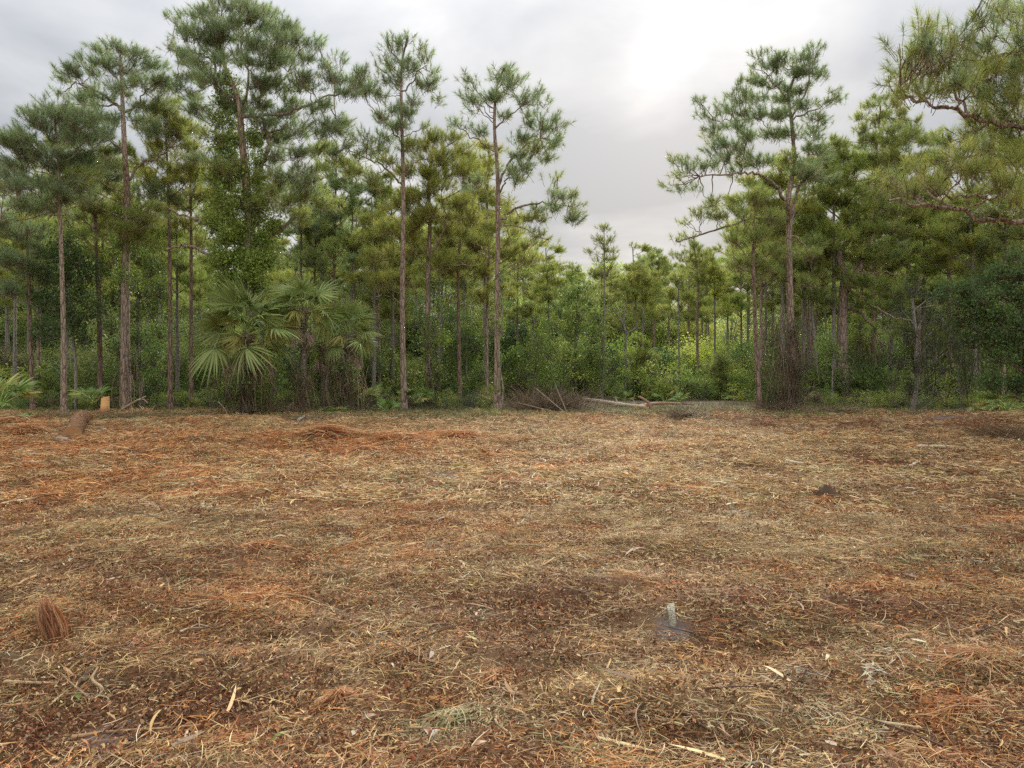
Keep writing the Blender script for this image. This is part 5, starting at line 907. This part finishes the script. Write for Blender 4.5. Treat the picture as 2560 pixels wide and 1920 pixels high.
# ------------------------------------------------------------------ logs, stump, sticks
FRESH, WOODG, DKW = np.array((0.72, 0.42, 0.17)), np.array((0.40, 0.33, 0.25)), np.array((0.13, 0.08, 0.05))
def log(name, label, cat, pts, r0, r1, col, endcol=None, sides=12, rough=.15, m=None):
    P = spline(np.array(pts), 5); b = P[0].copy(); mb = MB(); V, Q = tube(P, np.linspace(r0, r1, len(P)), sides, rough)
    mb.add(V, Q, np.array(col)*(0.8+.4*R.random((len(V), 1))), 0)
    e = np.array(endcol if endcol is not None else col)
    for last in (True, False): mb.add(V, cap(V, sides, last), e, 1)
    o = link(name, mb.mesh(name, [m or M_WOOD, M_WOOD], b), None, tuple(b)); tag(o, label, cat); return o
def gp(px, py, up=0): x, y = G(px, py); return np.array([x, y, hz(x, y)+up])
d = 27.2; x = (262-1280)/F*d; zb = hz(x, d)
st = thing('tree_stump', (x, d, zb), 'freshly cut pale stump standing upright in front of the thick pine', 'stump')
mb = MB(); P = np.array([[0, 0, -.1], [0, 0, .1], [.01, 0, .35], [.015, 0, .62]]); V, Q = tube(P, [.17, .15, .135, .13], 14, .12); V[-14:, 2] += V[-14:, 0]*.3
cV = np.where(V[:, 2:3] > .33, FRESH[None]*1.25, np.array([[.30, .15, .09]])); mb.add(V, Q, cV); link('trunk', mb.mesh('trunk', M_WOOD), st)
mb = MB(); V2 = V[-14:]+np.array([0, 0, .002]); mb.add(V2, cap(V2, 14, True), FRESH*1.1); link('cut_face', mb.mesh('cut_face', M_WOOD), st)
log('palm_log', 'rust-brown palm log lying towards the camera left of the stump, nearer piece', 'log', [gp(180, 1100, .12), gp(190, 1085, .14), gp(196, 1075, .14)], .20, .20, (.30, .17, .09), (.42, .22, .1), 14, .2, M_RUST)
log('palm_log', 'rust-brown palm log lying right behind the nearer log piece', 'log', [gp(198, 1074, .14), gp(208, 1066, .15), gp(218, 1057, .15)], .19, .18, (.34, .20, .1), (.46, .25, .12), 14, .2, M_RUST)
a = gp(297, 1032, .05); log('leaning_branch', 'peeled pale branch leaning up beside the cut stump', 'branch', [a, a+np.array([.55, -.1, .33]), a+np.array([1.05, -.1, .58])], .05, .03, (.44, .33, .2), FRESH, 7)
a2 = a+np.array([.75, -.12, .45]); log('split_branch', 'thin split stick crossing the leaning branch by the stump', 'branch', [a2, a2+np.array([.25, -.05, .02]), a2+np.array([.42, -.05, -.12])], .03, .015, (.5, .38, .24), FRESH, 6)
log('fallen_log', 'long pale barkless log lying across the far edge of the clearing in the gap', 'log', [gp(1462, 1006, .15), gp(1500, 1012, .14), gp(1550, 1020, .12), gp(1615, 1026, .1)], .11, .08, WOODG*1.05, FRESH)
log('fallen_log', 'second fallen log with torn reddish end right of the pale log', 'log', [gp(1590, 1025, .1), gp(1640, 1020, .16), gp(1690, 1017, .12), gp(1735, 1017, .08)], .09, .035, (.36, .22, .14), FRESH)
a = gp(1628, 1026, .1); log('broken_limb', 'broken limb sticking up from the fallen logs', 'branch', [a, a+np.array([-.18, 0, .28]), a+np.array([-.5, 0, .46])], .07, .04, (.34, .2, .13), FRESH, 8)
a = gp(1541, 1020, .1); log('wood_splinter', 'upright pale splinter on the fallen log', 'wood splinter', [a, a+np.array([.02, 0, .15]), a+np.array([-.03, 0, .3])], .05, .015, (.62, .52, .36), None, 6)
a = gp(1584, 1020, .1); log('wood_splinter', 'second smaller pale splinter beside the broken limb', 'wood splinter', [a, a+np.array([.02, 0, .1]), a+np.array([.0, 0, .2])], .04, .015, (.55, .46, .34), None, 6)
for i, (p0, p1, r_, c, lab) in enumerate((
    ((2135, 1127), (2240, 1133), .045, (.62, .50, .32), 'pale peeled stick lying flat at the right, left of two'), ((2292, 1130), (2448, 1116), .04, (.62, .51, .34), 'long pale peeled stick lying flat at the right, right of two'),
    ((1965, 1165), (2010, 1170), .04, (.66, .58, .42), 'short whitish wood strip right of centre'), ((2275, 1177), (2300, 1168), .03, (.66, .58, .44), 'small white forked chip near the right pale sticks'),
    ((745, 1056), (808, 1035), .05, (.44, .38, .33), 'grey root piece on the pale sand before the palms'), ((10, 1697), (145, 1685), .012, (.55, .38, .2), 'torn yellowish branch lying in the lower left'),
    ((30, 1738), (160, 1715), .008, (.5, .33, .17), 'thin straight tan stick below the torn branch in the lower left'), ((185, 1690), (290, 1625), .012, DKW*1.3, 'dark slender twig rising to the right in the lower left'),
    ((238, 1640), (232, 1716), .011, (.60, .44, .26), 'upright split stake left of the centre of the lower left'), ((180, 1845), (500, 1822), .009, (.42, .26, .14), 'long thin twig across the bare dark soil at the lower left'),
    ((1500, 1775), (1720, 1808), .007, DKW, 'long dark curved twig near the bottom right of centre'), ((1700, 1800), (1860, 1870), .007, DKW, 'dark twig continuing towards the bottom right'),
    ((960, 1880), (1070, 1850), .013, (.40, .22, .11), 'reddish peeled stick at the bottom left of centre'), ((1235, 1430), (1290, 1438), .012, (.60, .43, .24), 'pale short stick in the middle of the field'),
    ((450, 1580), (495, 1565), .008, (.62, .52, .36), 'small pale splinter lying left of centre'), ((1480, 1780), (1505, 1736), .008, (.60, .52, .36), 'upright pale chip at the bottom centre'),
    ((1900, 1730), (2100, 1790), .010, (.52, .40, .24), 'long frayed straw-coloured stalk in the lower right'), ((2130, 1790), (2330, 1830), .010, (.55, .43, .27), 'second frayed stalk in the lower right, ending by the fibre clump'),
    ((275, 1480), (300, 1465), .008, (.62, .55, .42), 'small whitish chip left of centre'), ((1240, 1800), (1275, 1880), .007, (.5, .36, .2), 'thin bent stalk near the bottom centre'), ((2440, 1590), (2550, 1560), .007, DKW, 'dark twig at the right edge of the field'),
    ((700, 1500), (880, 1520), .006, (.5, .36, .2), 'thin tan stalk in the left half of the field'), ((1650, 1530), (1735, 1556), .005, (.62, .52, .36), 'thin pale sliver on the grey sand by the white pipe'), ((1525, 1350), (1645, 1375), .008, (.46, .32, .18), 'long tan stalk right of the field centre'),
    ((90, 1465), (20, 1500), .010, (.50, .32, .17), 'short tan stick at the left edge'), ((1960, 1270), (1990, 1310), .007, (.2, .1, .06), 'dark bent twig standing in the right half of the field'))):
    a, b = gp(*p0, r_*.8+.02), gp(*p1, r_*.8+.02); L_ = np.linalg.norm(b-a); m1, m2_ = a*.67+b*.33, a*.33+b*.67
    if p0[0]-p1[0] != 0 and abs(p0[1]-p1[1])/abs(p0[0]-p1[0]) > 3:       # these stand up out of the litter
        x, y = G(p0[0], max(p0[1], p1[1])); a = np.array([x, y, hz(x, y)]); b = a+np.array([(p1[0]-p0[0])/F*y, .05, abs(p1[1]-p0[1])/F*y]); m1, m2_ = a*.6+b*.4, a*.3+b*.7
    for q in (m1, m2_): q += R.normal(size=3)*np.array([.03, .03, .01])*L_
    log('stick' if r_ > .0085 else 'twig', lab, 'stick' if r_ > .0085 else 'twig', [a, m1, m2_, b], r_, r_*.45, c, None, 6, .45)

# ------------------------------------------------------------------ brush pile, root balls and fibre clumps
def brush(label, px, py, wpx, hpx, n, seed, col=BR+[(.30, .23, .15)], name='brush_pile', fan=1.0, th=.010):
    g = np.random.default_rng(seed); c = gp(px, py); d = c[1]; s = wpx/F*d; h = hpx/F*d; mb = MB()
    A = c+g.normal(size=(n, 3))*np.array([s*.28, .4, .0])+np.array([0, 0, .03]); az = g.random(n)*6.28; el = np.abs(g.normal(size=n))*.6*fan
    Dv = np.stack([np.cos(az)*np.cos(el), np.sin(az)*np.cos(el), np.sin(el)], 1); L = s*(.25+.55*g.random(n))[:, None]
    C = A+Dv*L; C[:, 2] = np.minimum(C[:, 2], c[2]+h*(.5+.6*g.random(n)))
    V, Q = btubes(A, A*.5+C*.5+rdir(n, g)*.12*s*.4+np.array([0, 0, .1*h]), C, th*(.4+g.random(n)), th*.35, 6, 3); mb.add(V, Q, np.repeat(pal(col, [1]*len(col), n, g), 18, 0))
    o = link(name, mb.mesh(name, M_STRAW, c), None, tuple(c)); tag(o, label, 'brush pile'); return o
brush('pile of dry grey-brown cut branches at the left of the gap', 1375, 1030, 165, 75, 1000, 901, th=.009)
b_ = gp(1420, 1036); 
for i, (ex, ez, lab) in enumerate(((-1.2, 1.25, 'longest pale branch arching out of the brush pile'), (-.45, 1.35, 'upright pale forked branch of the brush pile'), (.9, .15, 'pale branch pointing right out of the brush pile'), (-1.8, .55, 'low pale branch reaching left out of the brush pile'))):
    log('cut_branch', lab, 'branch', [b_, b_+np.array([ex*.45, 0, ez*.35]), b_+np.array([ex, .1, ez*.8])], .022, .008, (.40, .32, .22), FRESH, 6)
brush('low heap of brown twigs on the sand at the far side of the field', 1715, 1052, 110, 30, 260, 902, fan=.5)
brush('dark heap of twigs at the foot of the slim leaning pine', 1950, 1035, 75, 38, 240, 903, col=[(.10, .065, .04), (.16, .10, .06)], fan=.8)
brush('brown matted debris mound at the right edge', 2530, 1100, 120, 55, 700, 904, col=[(.24, .15, .08), (.32, .21, .11), (.15, .09, .05)], fan=.6, th=.007)
brush('scatter of broken twigs and leaves left of the stump', 300, 1052, 120, 25, 240, 905, col=[(.18, .14, .08), (.12, .13, .05), (.28, .19, .1)], fan=.4, th=.009)
brush('tangle of grey twigs at the foot of the big cabbage palm', 640, 1034, 110, 45, 320, 906, fan=.8)
brush('twiggy tangle behind the split stub at the right', 2200, 1020, 80, 60, 260, 907, fan=1.0)
brush('dry stems at the foot of the right cabbage palm', 880, 1034, 110, 45, 260, 908, fan=.9)
for i, (px, py, wp, hp, lab) in enumerate(((450, 1046, 90, 20, 'low drift of dead twigs and leaves left of the big palm'), (1000, 1050, 80, 16, 'low drift of twigs before the first clean front trunk'), (1150, 1040, 90, 18, 'low drift of dry stems between the two clean front trunks'), (1500, 1040, 100, 22, 'low ragged pile of twigs before the long fallen log'),
    (1840, 1050, 90, 20, 'low ragged pile of twigs left of the slim leaning pine'), (2080, 1040, 110, 24, 'brown twig drift at the foot of the stout rough-barked pine'), (2330, 1046, 120, 24, 'brown twig drift under the hanging vines at the right'), (120, 1050, 90, 26, 'twig pile between the left edge palmetto and the palm log'), (780, 1050, 90, 18, 'low drift of dead fronds and twigs before the middle palms'))):
    brush(lab, px, py, wp, hp, 170, 920+i, col=BR+[(.34, .24, .14), (.20, .22, .09)], fan=.55, th=.008)
deadtree('small split stub with pale torn wood right of the stout rough-barked pine', 38.5, [([(2178, 1006), (2180, 996), (2176, 982)], 7, 3)], 'stub', M_WOOD, 'split_stub')
def fibre(label, px, py, wpx, hm, n, seed, col=((.56, .24, .08), (.48, .19, .065), (.66, .34, .14), (.28, .10, .04), (.60, .42, .22), (.38, .16, .06)), ang=0.0, th=.0022, ln=(.25, .6), name='fibre_clump', spread=.5, rise=.25):
    g = np.random.default_rng(seed); c = gp(px, py); s = wpx/F*c[1]; mb = MB()
    u = g.normal(size=(n, 2))*np.array([s*.32, s*.13]); P = np.stack([c[0]+u[:, 0]*math.cos(ang)-u[:, 1]*math.sin(ang), c[1]+u[:, 0]*math.sin(ang)+u[:, 1]*math.cos(ang), 0*u[:, 0]], 1)
    f = np.exp(-(u[:, 0]/(s*.45))**2-(u[:, 1]/(s*.2))**2); P[:, 2] = H(P[:, 0], P[:, 1])+hm*f*g.random(n)**.8*np.clip(2.6*vn(P[:, 0]*5/max(s, .3), P[:, 1]*7/max(s, .3), seed)-.5, 0.05, 1)
    th_ = ang+(fbm(P[:, 0]*3/max(s, .3), P[:, 1]*3/max(s, .3), seed+3)-.5)*4*spread+g.normal(size=n)*spread+np.where(g.random(n) < .5, math.pi, 0); Dv = norm(np.stack([np.cos(th_), np.sin(th_), rise*(g.random(n)-.2)], 1))
    L = s*(ln[0]+(ln[1]-ln[0])*g.random(n)); bend = rdir(n, g)*.45; bend[:, 2] = -.22
    V, Q = ribbons(P, Dv, L, th*(.6+.8*g.random(n)), bend, norm(rdir(n, g)*.6+np.array([0, 0, 1.])), 4)
    V[:, 2] = np.maximum(V[:, 2], H(V[:, 0], V[:, 1])+.001)
    mb.add(V, Q, np.repeat(pal(list(col), [1]*len(col), n, g), 10, 0)); o = link(name, mb.mesh(name, M_STRAW, c), None, tuple(c)); tag(o, label, 'fibre clump')
for i, a in enumerate((
    ('rust-orange swirl of palm fibre at the lower right, lying crescent-shaped', 2392, 1778, 170, .07, 1500, .2), ('dark rust fibre mat near the right edge above the crescent one', 2430, 1680, 200, .06, 1500, .1), ('bright orange fibre tuft alone right of the field centre', 1262, 1212, 125, .16, 900, 0),
    ('small orange fibre tuft beyond the pale forked grass', 1483, 1314, 60, .07, 500, 0), ('orange-brown fibre clump left of the field centre', 640, 1518, 110, .07, 900, .3), ('fluffy light orange fibre patch at the bottom left of centre', 560, 1858, 170, .04, 1400, .1),
    ('long orange fibre ridge left of centre at the far side of the field', 820, 1104, 150, .22, 1100, 0), ('reddish fibre ridge in the middle of the far side', 975, 1112, 130, .24, 1100, .1), ('dark reddish fibre ridge right of the middle ridge', 1130, 1100, 120, .26, 1000, -.2), ('low fibre patch before the middle ridge', 905, 1128, 150, .14, 800, 0),
    ('orange fibre mat at the far left of the field', 170, 1135, 260, .12, 1200, 0), ('rusty fibre debris beside the left edge palmetto', 60, 1092, 120, .28, 1100, .3), ('upright rusty fibre tuft above the white pipe', 1665, 1478, 60, .06, 700, .4), ('torn rusty palm roots heaped below the left edge palmetto', 30, 1075, 110, .40, 900, .2), ('frayed orange root bunch right of the left edge palmetto', 95, 1055, 70, .30, 500, .5), ('ochre fibre clump between pipe and right edge', 2290, 1490, 120, .05, 700, -.2),
    ('reddish fibre patch at the right edge mid field', 2510, 1300, 130, .10, 900, .1), ('orange fibre strand bunch at the bottom right corner', 2350, 1885, 200, .05, 1300, -.35), ('small orange fibre knot at the bottom centre', 1240, 1690, 70, .05, 500, .5), ('golden fibre tuft beside the bottom left of centre', 840, 1752, 80, .07, 900, .6),
    ('thin orange fibre patch in the left middle of the field', 470, 1240, 160, .08, 700, 0), ('rust fibre tuft in the left half of the field', 650, 1385, 90, .06, 500, .2), ('dull orange fibre tuft near the left fibre boot', 590, 1640, 60, .06, 500, .9), ('orange fibre patch on the far side right of centre', 1530, 1062, 110, .1, 600, 0), ('brown fibrous fringe around the small dark stump', 2068, 1250, 90, .16, 900, .9), ('light orange tuft right of the small dark stump', 2120, 1262, 130, .07, 700, .1))):
    lab, px, py, wp, hm, n, an = a
    fibre(lab, px, py, wp, hm, n, 950+i, ang=an, th=.0012+.00055*dist(py), spread=.55)
fibre('dry golden grass tussock beside the leaning branch near the stump', 345, 1040, 75, .25, 700, 990, col=((.5, .3, .14), (.42, .24, .11), (.55, .4, .22)), ang=1.5, th=.014, rise=1.6, spread=1.0, name='dry_tussock')
fibre('pale forked dry grass tuft in the middle of the field', 1298, 1320, 50, .05, 60, 991, col=((.66, .58, .42), (.58, .48, .3)), ang=1.2, th=.012, rise=1.6, spread=.8, name='dry_tussock')
fibre('silvery shredded palm leaf heap in the lower right', 2000, 1705, 110, .04, 110, 992, col=((.42, .37, .26), (.50, .43, .30), (.34, .30, .19)), ang=.1, th=.006, spread=.5, name='shredded_leaf')
fibre('pale curled root tangle at the lower right', 2080, 1790, 210, .06, 260, 993, col=((.60, .50, .32), (.5, .40, .24), (.66, .57, .40)), ang=-.3, th=.0045, spread=1.0, ln=(.15, .4), name='shredded_leaf')
fibre('dull green shredded grass heap at the bottom centre', 1130, 1800, 260, .05, 420, 994, col=((.36, .33, .17), (.46, .38, .20), (.30, .28, .12)), ang=.2, th=.0045, spread=1.1, ln=(.1, .35), name='shredded_leaf')
fibre('bleached branching root scrap right of the bottom centre', 2180, 1712, 80, .06, 40, 995, col=((.68, .60, .46), (.6, .5, .36)), ang=.9, th=.010, spread=.4, rise=.8, name='shredded_leaf')
fibre('bleached straw tuft at the far side of the field in the gap', 1310, 1068, 60, .10, 160, 996, col=((.62, .58, .42), (.55, .52, .34)), ang=.2, th=.02, spread=1.2, rise=1.0, name='shredded_leaf')

# the fibrous palm boot standing at the left of the foreground
c = gp(140, 1603); s = c[1]/F; bt = thing('palm_boot', tuple(c), 'torn fibrous orange-brown palm boot standing up in the left foreground', 'palm boot')
mb = MB(); n = 620; g = np.random.default_rng(5); az = g.random(n)*6.28; r_ = 27*s*np.sqrt(g.random(n)); P = np.stack([r_*np.cos(az), r_*np.sin(az)*.6, .0*az+.01], 1)
Dv = norm(np.stack([np.cos(az)*.30-.12+g.normal(size=n)*.07, np.sin(az)*.25, 1+0*az], 1)); L = s*(50+75*g.random(n)**1.2)
V, Q = ribbons(P, Dv, L, .006+.007*g.random(n), np.stack([-np.cos(az)*.42-.20, -np.sin(az)*.3, 0*az], 1)+rdir(n, g)*.10, norm(rdir(n, g)*np.array([1, 1, .1])), 4)
mb.add(V, Q, np.repeat(pal([(.44, .20, .09), (.54, .30, .15), (.28, .12, .06), (.60, .42, .26)], [2, 2, 1.3, 1], n, g), 10, 0)); link('fibre', mb.mesh('fibre', M_STRAW), bt)
mb = MB(); P = np.array([[.02, 0, -.02], [.01, 0, .04], [-.01, 0, .10], [-.03, 0, .16]]); V, Q = tube(P, np.array([18, 20, 14, 6])*s, 12, .4, g); mb.add(V, Q, (.34, .15, .07)); mb.add(V, cap(V, 12), (.45, .22, .1)); link('core', mb.mesh('core', M_WOOD), bt)
# small dark stump and dark clods
c = gp(2068, 1240); sp_ = thing('small_stump', tuple(c), 'small dark charred stump with a hollow, right of the field centre', 'stump')
mb = MB(); P = np.array([[0, 0, -.05], [0, 0, .03], [.0, 0, .09], [.01, 0, .13]]); V, Q = tube(P, [.13, .14, .10, .05], 16, .5); V[-16:, 2] += .03*R.random(16); mb.add(V, Q, (.11, .070, .045)); mb.add(V, cap(V, 16), (.08, .055, .045)); link('trunk', mb.mesh('trunk', M_WOOD), sp_)

# white speckled pipe stub
mm, t = mat('speckled_pipe'); tcn = t.n('ShaderNodeTexCoord'); vo = t.n('ShaderNodeTexNoise', inp={'Scale': 130, 'Detail': 3, 'Roughness': .7}); t.l(tcn, vo, 3)
cr = t.ramp(vo.outputs[0], [(.40, (.16, .13, .08)), (.48, (.50, .46, .32)), (.56, (.72, .70, .58))]); p = t.n('ShaderNodeBsdfPrincipled', inp={'Roughness': .7}); t.t.links.new(cr, p.inputs[0]); o = t.n('ShaderNodeOutputMaterial'); t.l(p, o)
c = gp(1682, 1552, .01); r_ = 9/F*c[1]; h_ = 50/F*c[1]; pp = thing('pipe_stub', tuple(c), 'white speckled pipe stub cut at a slant, standing by the grey sand patch', 'pipe')
sd_ = 24; th = np.arange(sd_)*2*math.pi/sd_; mb = MB(); rings = []
for (rr, z0, top) in ((r_, -.05, 0), (r_, h_*.5, 0), (r_, h_*.86, 1), (r_*.86, h_*.86, 1), (r_*.86, h_*.2, 0)):
    z = z0+(np.cos(th)*.45*r_*1.3 if top else 0)+0*th; rings.append(np.stack([rr*np.cos(th)-z*.13, rr*np.sin(th), z], 1))
V = np.concatenate(rings); i = np.arange(4)[:, None]*sd_; j = np.arange(sd_)[None]; k = (j+1) % sd_
mb.add(V, np.stack([i+j, i+k, i+sd_+k, i+sd_+j], -1).reshape(-1, 4), (.6, .58, .5)); link('pipe_wall', mb.mesh('pipe_wall', mm), pp)

# leaf scraps, chips and a yellow strip
def leafthing(name, label, cat, px, py, L_, w_, col, az, up=.02, m=None, tilt=0.15):
    c = gp(px, py, up); n = 7; t_ = np.linspace(0, 1, n); ww = w_*np.sin(np.pi*(t_*.92+.04))**.7; A = np.stack([t_*L_, 0*t_, np.sin(t_*np.pi)*L_*tilt], 1)
    S = np.array([0, 1., 0]); V = np.concatenate([A-S*ww[:, None]*.5+np.array([0, 0, .15*w_]), A, A+S*ww[:, None]*.5+np.array([0, 0, .15*w_])]); q = np.arange(n-1)
    F1 = np.stack([q, q+1, n+q+1, n+q], 1); F2 = F1+n; mb = MB(); mb.add(V, np.concatenate([F1, F2]), np.array(col)*(.85+.3*R.random((len(V), 1))))
    o = link(name, mb.mesh(name, m or M_FROND), None, tuple(c)); o.rotation_euler = (R.normal()*.15, -.12, az); tag(o, label, cat)
leafthing('yellow_strip', 'bright yellow-green strip lying on the straw beyond the field centre', 'leaf strip', 1132, 1164, .62, .10, (.55, .58, .06), -1.05, .05, None, .04)
leafthing('yellow_strip', 'narrow greenish yellow blade beside the bright yellow strip', 'leaf strip', 1118, 1172, .7, .05, (.40, .34, .10), -.6, .04, None, .04)
for px, py, L_, w_, c_, az, lab in ((180, 1722, .075, .022, (.16, .22, .06), 1.2, 'small green leaf at the lower left, left of two'), (205, 1722, .085, .026, (.18, .25, .07), 2.6, 'small green leaf at the lower left, right of two'), (672, 1866, .11, .022, (.20, .28, .06), 1.1, 'curved green leaf near the bottom left of centre'),
                             (1060, 1820, .11, .03, (.30, .14, .08), -1.2, 'curled reddish brown leaf at the bottom centre'), (1080, 1856, .07, .03, (.40, .38, .30), 1.3, 'grey-green dry leaf at the bottom centre'), (1175, 1900, .09, .03, (.42, .24, .14), .7, 'tan leaf at the very bottom centre'), (2190, 1880, .10, .035, (.44, .27, .16), -.6, 'curled tan leaf at the bottom right'),
                             (1560, 1798, .07, .04, (.46, .30, .19), .3, 'flat pinkish brown leaf right of the bottom centre'), (2430, 1636, .09, .02, (.66, .60, .44), 2.9, 'pale curved chip near the right edge'), (680, 1372, .12, .04, (.55, .48, .34), .2, 'pale dry leaf in the left half of the field'), (470, 1660, .09, .03, (.60, .33, .17), .7, 'orange bark flake left of centre'),
                             (2392, 1370, .10, .05, (.42, .46, .30), 2.2, 'pale green leaf scrap in the right half of the field'), (1520, 1855, .08, .03, (.50, .36, .24), 1.8, 'light brown leaf at the bottom right of centre'), (905, 1800, .07, .03, (.36, .24, .16), .5, 'dull brown leaf at the bottom'), (870, 1845, .06, .03, (.62, .56, .42), 1.0, 'cream chip at the bottom left of centre')):
    leafthing('fallen_leaf', lab, 'leaf', px, py, L_, w_, c_, az)
def chunk(label, px, py, s, col, name='sand_clod', cat='clod'):
    c = gp(px, py, s*.15); th = 10; g = np.random.default_rng(int(px)); mb = MB(); P = np.array([[-s, 0, 0], [-s*.6, 0, .08*s], [0, 0, .14*s], [s*.6, 0, .1*s], [s, 0, 0]]); V, Q = tube(P, np.array([.15, .42, .5, .4, .12])*s, th, .5, g); V += g.normal(size=V.shape)*.07*s; V[:, 2] *= .55; mb.add(V, Q, np.array(col)*(.85+.3*g.random((len(V), 1)))); mb.add(V, cap(V, th), col); mb.add(V, cap(V, th, False), col)
    o = link(name, mb.mesh(name, M_EARTH, smooth=True), None, tuple(c)); o.rotation_euler = (0, 0, g.normal()*.5); tag(o, label, cat)
for px, py, s, c_, lab in ((155, 1114, .22, (.42, .33, .27), 'pale sandy clod at the far left of the field'), (860, 1234, .10, (.60, .56, .48), 'whitish scrap left of the field centre'), (992, 1216, .06, (.62, .56, .44), 'small cream scrap left of the yellow strip'), (1098, 1110, .11, (.62, .62, .56), 'white scrap right of the middle fibre ridge')):
    chunk(lab, px, py, s, c_)
